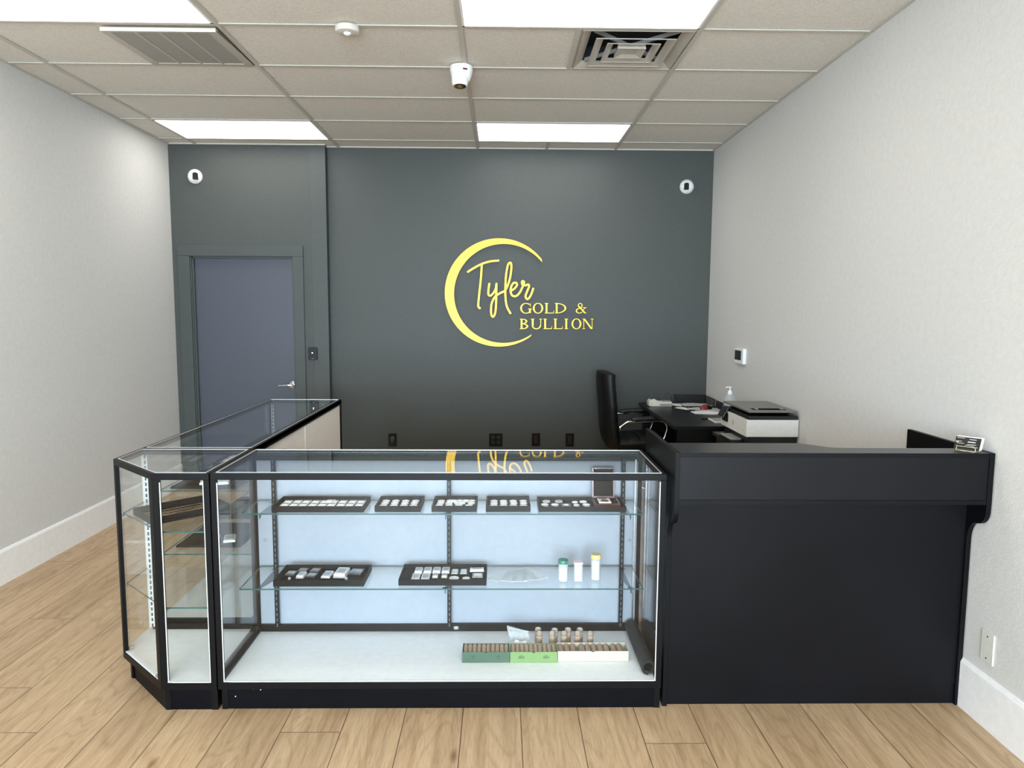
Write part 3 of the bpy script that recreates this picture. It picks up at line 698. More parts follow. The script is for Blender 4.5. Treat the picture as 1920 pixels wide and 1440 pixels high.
for m in (box(-1.316, -1.3125, 2.721, 2.725, .122, .93), box(-1.30, XC1-.026, 2.721, 2.725, .1185, .1225), box(XC1-.0255, XC1-.0225, 2.721, 2.725, .122, .935)): m.build('glazing_strip', 'pale_lip', t)
box(-.009, .009, -.006, .006, 0, .80).build('standard', 'standard_silver', t, loc=(-1.598+1.36, 3.190-2.98, .140), local=True)
box(-1.620, -1.608, 3.196, 3.216, .13, .94).build('edge_strip', 'pale_lip', t)
for zt in (.7255, .4155):
    sh = [(-1.617, 3.206), (-1.617, 3.02), (-1.335, 2.757), (-1.150, 2.757), (-1.150, 3.206)]
    s_ = MB().prism(sh, zt-.006, zt, 'z').build('glass_shelf', 'glass', t)
    e = MB(); q = sh
    for a, b in ((0, 1), (1, 2), (2, 3)):
        A, B = Vector((*q[a], 0)), Vector((*q[b], 0)); dd = (B-A).normalized(); nn = Vector((dd.y, -dd.x, 0))*-1
        o1 = Vector((dd.y, -dd.x, 0)); e.prism([tuple((A+o1*.0002)[:2]), tuple((B+o1*.0002)[:2]), tuple((B+o1*.0014)[:2]), tuple((A+o1*.0014)[:2])], zt-.006, zt, 'z')
    e.build('polished_edge', 'shelf_edge', s_)
    m = MB(); m.obox((XC0+.022, 3.012, zt-.009), (.016, .016, .006), -PI/4); m.build('shelf_clip', 'silver', t)
m = MB(); m.obox((XC0+.030, 3.003, .128), (.018, .018, .012), -PI/4); m.build('hinge', 'silver', t, bevel=.002)
m = MB(); m.obox((-1.372, 2.768, .126), (.018, .026, .010), -PI/4); m.build('hinge', 'silver', t, bevel=.002)
m = MB(); m.box(-1.172, -1.171, 2.79, 2.83, .1215, .1218); m.build('staple_mark', 'ink', t)

# --- side showcase running back towards the door
Z0x, Z1x, Z0y, Z1y = -1.634, -1.128, 3.230, 5.045
t = thing('side_display_case', 'long glass display case running back towards the door with cream panels', 'display case', ((Z0x+Z1x)/2, (Z0y+Z1y)/2, 0))
box(Z0x+.03, Z1x-.02, Z0y+.02, Z1y-.02, 0, .09).build('kick_base', 'black_kick', t)
box(Z0x+.004, Z1x-.004, Z0y+.004, Z1y-.004, .09, .1215).build('deck', 'deck', t)
m = MB(); ring_frame(m, Z0x, Z1x, Z0y, Z1y, .088, .118, .022); m.box(Z1x-.045, Z1x-.004, Z0y+.02, Z1y-.02, .118, .150); m.build('bottom_rail', 'black_frame', t, bevel=.0015)
m = MB(); ring_frame(m, Z0x, Z1x, Z0y, Z1y, .940, .965, .022); m.box(Z1x-.040, Z1x, Z0y, Z1y, .930, .964); m.build('top_rail', 'black_frame', t, bevel=.0015)
for a, b in ((Z1x-.024, Z0y), (Z0x, Z1y-.022), (Z1x-.024, Z1y-.026)): box(a, a+.024, b, b+.022, .118, .94).build('post', 'black_frame', t, bevel=.001)
box(Z0x+.006, Z0x+.011, Z0y+.01, Z1y-.022, .118, .94).build('side_glass', 'glass', t)
box(Z0x+.01, Z1x-.03, Z1y-.012, Z1y-.007, .118, .94).build('end_glass', 'glass', t)
box(Z0x+.012, Z1x-.03, Z0y+.014, Z0y+.030, .1216, .150).build('inner_rail', 'black_frame', t)
box(Z0x+.01, Z1x-.03, Z0y+.007, Z0y+.012, .118, .94).build('end_glass', 'glass', t)
box(Z0x+.018, Z1x-.018, Z0y+.018, Z1y-.018, .9595, .9645).build('top_glass', 'glass', t)
trim_ring('glass_lip', Z0x+.016, Z1x-.014, Z0y+.014, Z1y-.018, .9645, t)
for a, b, xx in ((Z0y+.022, 4.15, Z1x-.022), (4.13, Z1y-.026, Z1x-.014)): box(xx, xx+.006, a, b, .145, .935).build('sliding_door', ('slider_back'), t)
for x_, y_ in ((Z0x+.03, Z1y-.035),):
    box(-.009, .009, -.006, .006, 0, .80).build('standard', 'standard_silver', t, loc=(x_-WL[t.name].x, y_-WL[t.name].y, .14), local=True)
for zt in (.7425, .4345): glass_shelf(Z0x+.020, Z1x-.050, 3.330, 5.000, zt, t)
sc = t

# ------------------------------------------------------------------ reception counter
QX0, QX1, QY = .662, 1.882, 2.645
t = thing('reception_counter', 'black laminate reception counter with raised ledge against the right wall', 'counter', ((QX0+QX1)/2, 2.95, 0))
prof = [(2.644, 1.067), (2.644, .868)]
for i in range(1, 9): a = PI/2*i/8; prof.append((2.644+.052*(1-math.cos(a)), .845-.065*math.sin(a)))
for i in range(1, 9): a = PI/2*i/8; prof.append((2.696+.049*math.sin(a), .700+.08*math.cos(a)-.02*math.sin(a)*0))
prof += [(2.745, 0), (3.203, 0), (3.203, 1.067)]
for x in (QX0, QX1-.019): MB().prism(prof, x, x+.019, 'x').build('side_panel', 'counter', t, bevel=.001)
a, b = QX0+.019, QX1-.019
lp = [(a, 2.6488), (b, 2.6488), (b, 2.750), (1.36, 2.752)]
for i in range(9): s_ = i/8; sm = s_*s_*(3-2*s_); lp.append((1.330-.13*s_, 2.756+.095*sm))
lp += [(1.16, 2.852), (a, 2.852)]
MB().prism(lp, 1.049, 1.066, 'z').build('ledge', 'ledge', t, bevel=.0008)
box(a, b, 2.6465, 2.6485, 1.0495, 1.0655).build('ledge_edge', 'counter', t)
box(a, b, 2.6485, 2.665, .8835, 1.049).build('fascia', 'fascia', t, bevel=.0006)
box(a, b, 2.647, 2.762, .8655, .8830).build('ledge_bottom', 'counter', t, bevel=.0006)
box(a, b, 2.757, 2.775, .088, .8655).build('front_panel', 'counter', t, bevel=.0006)
box(a, b, 2.761, 2.778, 0, .087).build('kick_board', 'counter', t)
box(a, b, 2.775, 3.195, .780, .800).build('work_surface', 'counter', t)

# business cards in a wire holder on the ledge
hxl, hyl = 1.812, 2.700
t = thing('card_holder', 'wire holder filled with black business cards on the counter ledge', 'card holder', (hxl, hyl, 1.066), math.radians(-48))
for s_ in (-1, 1):
    MB().tube([(s_*.030-.012*s_, -.026, .0025), (s_*.030, -.030, .0025), (s_*.032, -.030, .004), (s_*.032, -.029, .014), (s_*.030, -.026, .018), (s_*.020, -.023, .018)], .0014, 8).build('wire_foot', 'brass_wire', t, local=True)
wr = MB(); wr.tube([(-.046, .024, .022), (-.036, -.018, .018), (-.020, -.023, .018), (.020, -.023, .018), (.036, -.018, .018), (.046, .024, .026)], .0014, 8)
wr.tube([(-.034, .026, .0022), (-.030, -.026, .0022), (.030, -.026, .0022), (.040, .018, .0022)], .0014, 8); wr.build('wire_frame', 'brass_wire', t, local=True)
tl = math.radians(-32)
for i in range(10):
    c_ = MB().obox((.0015*(i % 3), -.010+.0016*i*1.9, .030), (.086, .0018, .050), 0, tl); c_.build('business_card', 'card' if i == 0 else 'white_paper', t, local=True)
m = MB(); R_ = Matrix.Rotation(tl, 3, 'X')
for (x0, x1, z, h) in ((-.038, -.012, .020, .0016), (.004, .028, .017, .0022), (-.040, -.030, .004, .004), (-.030, -.020, .006, .0015), (.000, .026, .006, .0035), (-.036, -.012, -.002, .0014), (.000, .030, -.004, .0014), (-.006, .024, -.009, .0014)):
    p = R_ @ Vector(((x0+x1)/2, -.0012, z)); m.obox((p.x, -.010+p.y, .030+p.z), (x1-x0, .0006, h), 0, tl)
m.build('card_print', 'pale_lip', t, local=True)

# ------------------------------------------------------------------ trays, coins, bars
def tray(x0, x1, y0, y1, z, h, label, rz=None, group='black display trays on the glass shelves'):
    cx, cy = (x0+x1)/2, (y0+y1)/2; W, D = (x1-x0)/2, (y1-y0)/2
    t = thing('display_tray', label, 'tray', (cx, cy, z), rz or 0, group)
    m = MB(); wt = .006; m.box(-W, W, -D, D, 0, .004); m.box(-W, W, -D, -D+wt, .004, h); m.box(-W, W, D-wt, D, .004, h); m.box(-W, -W+wt, -D+wt, D-wt, .004, h); m.box(W-wt, W, -D+wt, D-wt, .004, h)
    m.build('tray_body', 'tray', t, local=True, bevel=.001)
    box(-W+wt+.0005, W-wt-.0005, -D+wt+.0005, D-wt-.0005, .0042, .0062).build('felt_liner', 'velvet', t, local=True)
    return t
U, L = .7430, .4350
tray(-.966, -.578, 2.962, 3.132, U, .026, 'long black tray of graded coin holders, far left on upper shelf')
tray(-.533, -.338, 2.970, 3.138, U, .026, 'small black tray of silver coins, second from left on upper shelf')
tray(-.292, -.100, 2.972, 3.140, U, .026, 'small black tray of jumbled silver coins, middle of upper shelf')
tray(-.061, .130, 2.973, 3.141, U, .026, 'small black tray of silver coins, fourth from left on upper shelf')
tray(.165, .540, 2.974, 3.143, U, .022, 'long black tray with an open maroon box, right end of upper shelf')
tray(-.955, -.574, 2.920, 3.112, L, .026, 'black tray holding few silver bars, left on lower shelf')
tray(-.430, -.057, 2.930, 3.120, L, .026, 'black tray packed with silver bars, middle of lower shelf')

def coin_proto(name, mats, r=.0166, h=.0042):
    m = MB(); m.lathe([(r, 0), (r, h), (r-.0022, h), (r-.003, h-.0008)], n=28); m.cur = 1
    m.lathe([(r-.003, h-.0008), (r-.0075, h-.0004), (.003, h+.0002)], n=28)
    o = m.build(name, mats, smooth=True); COL.objects.unlink(o); return o
cp_silver = coin_proto('silver_coin', ['coin_rim', 'coin']); cp_dull = coin_proto('tarnished_coin', ['coin_rim', 'coin_dull']); cp_red = coin_proto('rose_coin', ['coin_rim', 'coin_red'])
cp_small = coin_proto('silver_coin', ['coin_rim', 'coin'], .0135)
def put(proto, loc, rz, label, cat, group, tilt=(0, 0)):
    c = proto.copy(); COL.objects.link(c); c.location = loc; c.rotation_euler = (tilt[0], tilt[1], rz)
    return tag(c, label, cat, group)
ROWS = ['back row', 'second row back', 'third row back', 'front row']
for x_start, where, grp in ((-.506, 'second upper tray', 'silver coins in the second tray'), (-.028, 'fourth upper tray', 'silver coins in the fourth tray')):
    for r in range(4):
        for q in range(4):
            put(cp_silver, (x_start+.0436*q+random.uniform(-.0015, .0015), 3.115-.0385*r+random.uniform(-.001, .001), U+.0064), random.uniform(0, 6),
                'silver coin in the %s, %s, %s from left' % (where, ROWS[r], ORD[q]), 'coin', grp)
jum = [(-.262, 3.114, 0), (-.222, 3.116, 0), (-.180, 3.118, 0), (-.126, 3.117, 0), (-.263, 3.078, 0), (-.225, 3.077, 0), (-.187, 3.080, 0), (-.126, 3.078, 0), (-.265, 3.040, 0), (-.222, 3.039, 0), (-.180, 3.038, 0), (-.136, 3.040, 0),
       (-.205, 3.097, 1), (-.152, 3.100, 1), (-.168, 3.062, 1), (-.244, 3.002, 0), (-.196, 3.001, 0), (-.146, 3.002, 0)]
names_j = ['at the back left corner', 'second along the back', 'third along the back', 'at the back right corner', 'left end of the second row', 'second in the second row', 'third in the second row', 'right end of the second row',
           'left end of the third row', 'second in the third row', 'third in the third row', 'right end of the third row', 'lying on top, upper left of the heap', 'lying on top, upper right of the heap', 'lying on top near the middle', 'front row left', 'front row middle', 'front row right']
for (x, y, k), nm in zip(jum, names_j):
    put(cp_silver, (x, y, U+.0064+.0050*k), random.uniform(0, 6), 'silver coin in the jumbled middle tray, '+nm, 'coin', 'silver coins in the jumbled middle tray', (0, 0))

def slab_proto(name, w, d, h, body, lab, lab_frac=(.55, .92), disc=None):
    o = box(-w/2, w/2, -d/2, d/2, 0, h).build(name, body, bevel=.0015)
    box(-w*.42, w*.42, -d/2+d*lab_frac[0], -d/2+d*lab_frac[1], h, h+.0004).build('paper_label', lab, o)
    if disc: MB().lathe([(w*.33, h), (w*.33, h+.0006)], (0, -d*.14, 0), 20).build('coin_window', disc, o)
    return o
sp = slab_proto('coin_holder', .0335, .045, .006, 'slab', 'label_grey', (.68, .92), 'coin')
k = 0
SR = ['back row', 'middle row', 'front row']
for r, yy in enumerate((3.098, 3.046, 2.994)):
    for q in range(9):
        x = -.934+.0403*q; loc = (x+random.uniform(-.001, .001), yy+random.uniform(-.002, .002), U+.0064); rz = random.uniform(-.04, .04)
        c = sp if k == 0 else dup(sp, loc, rz); c.location = loc; c.rotation_euler[2] = rz; k += 1
        tag(c, 'white graded coin holder in the long left tray, %s, %s from left' % (SR[r], ORD[q]), 'coin holder', 'graded coin holders in the long left tray')
c = dup(sp, (-.748, 3.083, U+.0130), -.2); tag(c, 'white graded coin holder lying tilted on top of the others', 'coin holder', 'graded coin holders in the long left tray')

# upper right tray: loose coins, flip, boxed coin
for x, y, pr, lab in ((.206, 3.112, cp_red, 'rose-toned coin in the long right tray, back left'), (.262, 3.113, cp_dull, 'tarnished dark coin in the long right tray, back row'),
                      (.196, 3.058, cp_silver, 'white silver coin in the long right tray, left end'), (.240, 3.056, cp_silver, 'white silver coin in the long right tray, left of the paper flip'),
                      (.332, 3.098, cp_small, 'small silver coin in the long right tray, just right of the paper flip'), (.370, 3.106, cp_silver, 'silver coin in the long right tray, back row beside the maroon box'),
                      (.334, 3.050, cp_small, 'small silver coin in the long right tray, in front of its twin'), (.378, 3.056, cp_silver, 'silver coin in the long right tray, nearest the maroon box'),
                      (.200, 3.008, cp_silver, 'silver coin in the long right tray, front row at the left end'), (.245, 3.006, cp_silver, 'silver coin in the long right tray, front row, second from left'),
                      (.336, 3.010, cp_small, 'small silver coin in the long right tray, front row'), (.378, 3.010, cp_silver, 'silver coin in the long right tray, front row by the maroon box')):
    put(pr, (x, y, U+.0064), random.uniform(0, 6), lab, 'coin', 'loose coins in the long right tray')
fl = box(-.020, .020, -.022, .022, 0, .0016).build('coin_flip', 'slab_clear'); fl.location = (.289, 3.058, U+.0064); tag(fl, 'grey coin flip with white square centre in the right tray', 'coin flip')
box(-.010, .010, -.012, .012, .0016, .0022).build('paper_insert', 'white_paper', fl, loc=None)
bx = thing('presentation_box', 'open maroon presentation box with raised lid in the right tray', 'box', (.465, 3.075, U+.0064))
m = MB(); m.box(.412, .522, 3.020, 3.136, U+.0064, U+.012); 
m.box(.412, .522, 3.020, 3.026, U+.012, U+.022); m.box(.412, .418, 3.026, 3.136, U+.012, U+.022); m.box(.516, .522, 3.026, 3.136, U+.012, U+.022); m.box(.412, .522, 3.130, 3.136, U+.012, U+.022)
m.build('base', 'maroon', bx, bevel=.0015); box(.418, .516, 3.026, 3.130, U+.0122, U+.018).build('felt_pad', 'velvet', bx)
m = MB(); lidR = math.radians(-6)
def lidbox(m, x0, x1, z0, z1, y0, y1):
    R_ = Matrix.Rotation(lidR, 3, 'X'); base = Vector((0, 3.136, U+.022)); v = []
    for p in ((x0, y0, z0), (x1, y0, z0), (x1, y1, z0), (x0, y1, z0), (x0, y0, z1), (x1, y0, z1), (x1, y1, z1), (x0, y1, z1)):
        q = R_ @ Vector((0, p[1], p[2])); v.append((p[0], base.y+q.y, base.z+q.z))
    m.add(v, [(0, 3, 2, 1), (4, 5, 6, 7), (0, 1, 5, 4), (1, 2, 6, 5), (2, 3, 7, 6), (3, 0, 4, 7)])
lidbox(m, .412, .512, 0, .134, -.004, 0); lidbox(m, .412, .418, 0, .134, -.016, -.004); lidbox(m, .506, .512, 0, .134, -.016, -.004); lidbox(m, .418, .506, .128, .134, -.016, -.004); lidbox(m, .418, .506, 0, .006, -.016, -.004)
m.build('lid', 'maroon', bx, bevel=.0012); m = MB(); lidbox(m, .419, .505, .007, .127, -.008, -.0045); m.build('lid_lining', 'velvet', bx)
cs = box(.432, .486, 3.040, 3.108, U+.0182, U+.0252).build('coin_holder', 'slab', None, loc=(.459, 3.074, U+.0182), bevel=.002)
tag(cs, 'white plastic holder with gold coin lying in the maroon box', 'coin holder')
MB().lathe([(.018, 0), (.018, .0008)], (.459, 3.062, U+.0252), 24).build('gold_coin', 'gold_coin', cs)
box(.436, .470, 3.088, 3.104, U+.0252, U+.0257).build('paper_label', 'label_grey', cs)

# lower left tray
slb = slab_proto('coin_holder', .040, .046, .009, 'slab_clear', 'bar_dull', (.30, .78)); first = True
for (x, y, s_), lab in zip(((-.914, 3.045, 1), (-.872, 3.083, 1), (-.816, 3.083, 1), (-.818, 3.020, 1), (-.632, 3.066, 1.45)),
                       ('clear grey holder at the left of the lower left tray', 'clear grey holder in the back row behind the small silver bar', 'clear grey holder in the back row, nearest the tray seam', 'clear grey holder right of the small silver bar', 'large clear grey holder at the right of the lower left tray')):
    c = slb if first else dup(slb, (0, 0, 0)); first = False; c.location = (x, y, L+.0064); c.scale = (s_, s_, 1); c.rotation_euler[2] = -.12
    tag(c, lab, 'coin holder', 'clear holders in the lower left tray')
def ingot(w, d, h, matn, name='silver_bar'):
    m = MB(); i = .003
    m.add([(-w/2, -d/2, 0), (w/2, -d/2, 0), (w/2, d/2, 0), (-w/2, d/2, 0), (-w/2+i, -d/2+i, h), (w/2-i, -d/2+i, h), (w/2-i, d/2-i, h), (-w/2+i, d/2-i, h)],
          [(0, 3, 2, 1), (4, 5, 6, 7), (0, 1, 5, 4), (1, 2, 6, 5), (2, 3, 7, 6), (3, 0, 4, 7)])
    o = m.build(name, matn, bevel=.003, seg=3)
    box(-w*.32, w*.32, -d*.30, d*.30, h, h+.0005).build('stamp', 'bar_dull' if matn == 'bar' else 'bar', o); return o
for w_, d_, h_, x, y, mn, lab in ((.036, .058, .014, -.862, 3.018, 'bar', 'small thick silver bar in the lower left tray'), (.042, .074, .010, -.752, 3.030, 'bar', 'flat silver bar in the lower left tray, left of the largest one'), (.056, .088, .020, -.692, 3.038, 'bar', 'largest silver bar in the lower left tray')):
    o = ingot(w_, d_, h_, mn); o.location = (x, y, L+.0064); o.rotation_euler[2] = -.06; tag(o, lab, 'silver bar', 'silver bars in the lower left tray')
for x, lab in ((-.905, 'tiny white cube at the left of the lower left tray'), (-.661, 'tiny white cube next to the large clear holder')):
    o = box(-.005, .005, -.005, .005, 0, .009).build('silver_cube', 'coin_rim', bevel=.001); o.location = (x, 2.985, L+.0064); tag(o, lab, 'cube', 'tiny silver cubes')
# lower middle tray
b_top = [(-.360, 3.076, .0375, .060), (-.320, 3.077, .0375, .060), (-.280, 3.078, .0375, .060), (-.240, 3.078, .0375, .060), (-.199, 3.068, .034, .052), (-.160, 3.068, .034, .052)]
for i, (x, y, w_, d_) in enumerate(b_top):
    o = ingot(w_, d_, .012 if i < 4 else .008, 'bar' if i < 4 else 'bar_dull'); o.location = (x, y, L+.0064)
    tag(o, 'upright silver bar in the packed middle tray, back row, %s from left' % ORD[i], 'silver bar', 'silver bars in the packed tray')
for i, (x, y, w_, d_) in enumerate([(-.364, 3.003, .039, .072), (-.322, 3.003, .039, .072), (-.281, 3.012, .027, .040), (-.241, 3.012, .027, .040)]):
    o = ingot(w_, d_, .012 if i > 1 else .009, 'bar'); o.location = (x, y, L+.0064)
    tag(o, 'silver bar in the packed middle tray, front row, %s from left' % ORD[i], 'silver bar', 'silver bars in the packed tray')
o = ingot(.066, .034, .012, 'bar'); o.location = (-.102, 3.085, L+.0064); o.rotation_euler[2] = .03; tag(o, 'wide silver bar lying crosswise at the packed tray back right', 'silver bar', 'silver bars in the packed tray')
o = ingot(.050, .046, .008, 'bar_dull'); o.location = (-.097, 3.020, L+.0064); tag(o, 'square dull silver bar at the packed tray front right', 'silver bar', 'silver bars in the packed tray')
put(cp_silver, (-.198, 2.992, L+.0064), 0, 'large silver round at the front of the packed tray', 'coin', 'silver rounds in the packed tray').scale = (1.3, 1.3, 1)
put(cp_silver, (-.146, 2.990, L+.0064), 0, 'smaller silver round at the front of the packed tray', 'coin', 'silver rounds in the packed tray')

# coin tubes
def coin_tube(x, y, r, h, caph, square, capm, label, fill):
    t = thing('coin_tube', label, 'coin tube', (x, y, L), 0, 'plastic coin tubes on the lower shelf')
    n = 24
    if square:
        sec = rrect(-r, r, -r, r, r*.42, 5)
        MB().prism(sec, .001, h-caph, 'z').build('tube_body', 'tube_body', t, local=True)
        MB().prism([(p[0]*1.06, p[1]*1.06) for p in sec], h-caph, h, 'z').build('cap', capm, t, local=True, bevel=.0015)
    else:
        MB().lathe([(r, .001), (r, h-caph)], n=n).build('tube_body', 'tube_body', t, local=True, smooth=True)
        MB().lathe([(r*1.08, h-caph), (r*1.08, h-.002), (r*1.02, h)], n=n).build('cap', capm, t, local=True, smooth=True)
    MB().lathe([(r*.86, .003), (r*.86, fill)], n=n).build('coin_stack', 'coin_rim', t, local=True, smooth=True)
coin_tube(.274, 2.990, .0205, .093, .016, False, 'cap_green', 'frosted coin tube with a teal cap on the lower shelf', .058)
coin_tube(.339, 2.990, .0185, .085, .010, True, 'cap_pink', 'square-sided white coin tube with pale cap, middle of three', .066)
coin_tube(.417, 3.004, .0205, .112, .018, False, 'cap_yellow', 'tallest coin tube with a yellow cap', .085)

# fanned clear plastic sleeves
for i, (cx, cy, a, lab) in enumerate(((.010, 3.045, .62, 'leftmost of the fanned clear plastic sleeves'), (.050, 3.040, .28, 'clear plastic sleeve, second in the fan from left'), (.085, 3.036, .02, 'clear plastic sleeve at the centre of the fan'),
                                  (.115, 3.045, -.25, 'clear plastic sleeve, second in the fan from right'), (.140, 3.048, -.55, 'rightmost of the fanned clear plastic sleeves'))):
    o = box(-.032, .032, -.078, .078, 0, .0012).build('plastic_sleeve', 'film'); o.location = (cx+.002, cy, L+.0015+.0017*i); o.rotation_euler[2] = -a; tag(o, lab, 'plastic sleeve', 'fanned clear sleeves')
    box(-.031, .031, -.078, -.070, .0012, .0018).build('seal_strip', 'coin_rim', o)

# coin roll boxes on the deck
DK = .1225
def roll_box(x0, x1, y0, y1, h, matn, label, th=.0022, floor_z=.020):
    t = thing('coin_roll_box', label, 'box', ((x0+x1)/2, (y0+y1)/2, DK)); X, Yy = (x1-x0)/2, (y1-y0)/2; cx = 0
    n = 10; notch = [(cx+.007*math.cos(PI+PI*i/n), h+.007*math.sin(PI+PI*i/n)*.7) for i in range(n+1)]
    m = MB(); m.prism([(-X, 0), (X, 0), (X, h)]+notch[::-1]+[(-X, h)], -Yy, -Yy+th, 'y')
    m.box(-X, X, Yy-th, Yy, 0, h); m.box(-X, -X+th, -Yy+th, Yy-th, 0, h); m.box(X-th, X, -Yy+th, Yy-th, 0, h); m.box(-X+th, X-th, -Yy+th, Yy-th, 0, floor_z)
    m.build('box_body', matn, t, local=True); return t, X, Yy
def roll_mesh(name, r, ln, flat=False):
    m = MB(); m.lathe([(r*.55, -ln/2+.001), (r*.8, -ln/2+.003), (r*.86, -ln/2), (r, -ln/2+.001), (r, ln/2-.004), (r*.92, ln/2), (r*.5, ln/2-.001)], n=20, axis='y')
    o = m.build(name, 'kraft', smooth=True)
    MB().lathe([(r*.60, -ln/2+.0002), (r*.62, -ln/2-.0001), (r*.80, -ln/2-.0001), (r*.80, -ln/2+.0002)], n=14, axis='y').build('crimp_print', 'ink', o)
    return o
for (x0, x1, mt, lab, rl) in ((-.157, .042, 'box_dkgreen', 'dark green card box of coin rolls, left of three', 'dark green'), (.045, .243, 'box_ltgreen', 'light green card box of coin rolls, middle of three', 'light green')):
    t, X, Yy = roll_box(x0, x1, 2.872, 2.952, .046, mt, lab)
    for sx in (-.052, .052):
        m = MB()
        if mt == 'box_ltgreen':   # $100 printed upside down as on the box
            d7 = lambda u: sx+u
            def seg(u0, u1, z0, z1): m.box(d7(u0), d7(u1), -Yy-.0004, -Yy, z0, z1)
            for u in (-.011, -.004):                                   # two zeros
                seg(u, u+.005, .018, .0195); seg(u, u+.005, .0245, .026); seg(u, u+.0015, .018, .026); seg(u+.0038, u+.005, .018, .026)
            seg(.0035, .005, .018, .026)
            seg(.008, .0125, .0185, .0195); seg(.008, .0125, .0215, .0225); seg(.008, .0125, .0245, .0255); seg(.0113, .0125, .0185, .022); seg(.008, .0092, .0220, .0255); seg(.0099, .0106, .017, .027)
            seg(-.006, .006, .029, .0305)
        else:
            m.box(sx-.010, sx+.010, -Yy-.0004, -Yy, .0265, .0290); m.box(sx-.006, sx+.006, -Yy-.0004, -Yy, .0165, .0185)
        m.build('printed_text', 'ink', t, local=True)
    pr = None
    for i in range(10):
        x = x0+.0125+.0193*i
        if pr is None: pr = roll_mesh('coin_roll', .0092, .066); c = pr
        else: c = dup(pr, (0, 0, 0))
        c.location = (x, 2.913+random.uniform(-.001, .001), DK+.0295+.0060); c.rotation_euler = (math.radians(6), 0, 0)
        tag(c, 'tan paper coin roll in the %s box, %s from left' % (rl, ORD[i]), 'coin roll', 'coin rolls in the %s box' % rl)
t, X, Yy = roll_box(.246, .546, 2.882, 2.962, .044, 'box_white', 'long cream card box of coin rolls, right of three', floor_z=.012); pr = None
for i in range(10):
    x = .2465+.0155+.0263*i+(.012 if i > 2 else 0)+(.004 if i > 7 else 0)
    if pr is None: pr = roll_mesh('coin_roll', .0128, .068); c = pr
    else: c = dup(pr, (0, 0, 0))
    c.location = (x, 2.922, DK+.0295); c.rotation_euler = (math.radians(3), 0, 0)
    tag(c, 'tan paper coin roll in the cream box, %s from left' % ORD[i], 'coin roll', 'coin rolls in the cream box')
# standing rolls
def stand_roll():
    r, h = .0142, .064; m = MB(); m.lathe([(r*.98, 0), (r, .002), (r, h-.003), (r*.97, h), (r*.86, h), (r*.82, h-.002)], n=24)
    o = m.build('paper_coin_roll', 'kraft', smooth=True)
    MB().lathe([(r*.82, h-.003), (r*.80, h-.001), (r*.1, h-.0008)], n=20).build('end_cap', 'coin_rim', o)
    m = MB()
    for i in range(14):
        a = 2*PI*i/14; m.obox((r*.91*math.cos(a), r*.91*math.sin(a), h+.0004), (.0018, .0032, .0008), a)
        a += .1; m.obox((r*1.004*math.cos(a), r*1.004*math.sin(a), h-.010), (.0006, .0030, .006 if i % 2 else .004), a)
    m.build('crimp_print', 'ink', o); return o
pr = stand_roll(); fr = True
for x, y, lab in ((.175, 3.020, 'standing coin roll, front row, far left'), (.231, 3.020, 'standing coin roll, front row, second from left'), (.284, 3.020, 'standing coin roll, middle of the front row'), (.344, 3.020, 'standing coin roll, front row, fourth from left'), (.400, 3.020, 'standing coin roll at the far right'),
                  (.172, 3.060, 'standing coin roll, back row, far left'), (.245, 3.052, 'standing coin roll, back row, second from left'), (.305, 3.056, 'standing coin roll, back row, third from left'), (.358, 3.056, 'standing coin roll, back row, right end')):
    c = pr if fr else dup(pr, (0, 0, 0)); fr = False; c.location = (x, y, DK); c.rotation_euler[2] = random.uniform(0, 6); tag(c, lab, 'coin roll', 'coin rolls standing behind the boxes')
# zip bag of coins
bag = thing('zip_bag', 'clear zip bag of coins leaning behind the light green box', 'bag', (.085, 3.03, DK))
m = MB(); n = 8; v = []
for j_ in range(n+1):
    for i in range(n+1):
        u, w_ = i/n, j_/n; v.append((.038+.092*u+.006*math.sin(5*w_), 3.015+.02*math.sin(3*u+2*w_)*.4+.012*w_, DK+.004+w_*(.084-.018*u)))
v2 = [(p[0], p[1]+.003, p[2]) for p in v]; N1 = (n+1)**2
q = lambda i, j_: j_*(n+1)+i
m.add(v+v2, [(q(i, j_), q(i+1, j_), q(i+1, j_+1), q(i, j_+1)) for i in range(n) for j_ in range(n)]+[(N1+q(i, j_), N1+q(i, j_+1), N1+q(i+1, j_+1), N1+q(i+1, j_)) for i in range(n) for j_ in range(n)])
m.build('bag_film', 'film', bag, smooth=True)
m = MB(); m.tube([(.038, 3.03, DK+.078), (.13, 3.03, DK+.062)], .0012, 6); m.build('zip_seal', 'coin_rim', bag)
for i in range(7):
    c = cp_small.copy(); COL.objects.link(c); c.location = (.052+.0115*i, 2.992-.008*(i % 2), DK+.0155+.006*(i % 3)); c.rotation_euler = (1.2, .3*(i % 3)-.3, 0)
    c.name = 'bagged_coin'; tag(c, 'coin inside the clear zip bag, %s from left' % ORD[i], 'coin', 'coins in the zip bag')
# rubber mat roll
m = MB(); A = []; B = []
for i in range(90):
    a = -PI/2-2*PI*2.15*i/89; r = .0315-.0115*i/89
    A.append((.607+r*math.cos(a), DK+.0315+r*math.sin(a))); r2_ = r-.0032; B.append((.607+r2_*math.cos(a), DK+.0315+r2_*math.sin(a)))
o = m.strip(A, B, 2.765, 3.155, 'y').build('rubber_mat', 'rubber', loc=(.607, 2.96, DK), smooth=True)
tag(o, 'rolled black rubber mat at the right end of the case deck', 'mat')

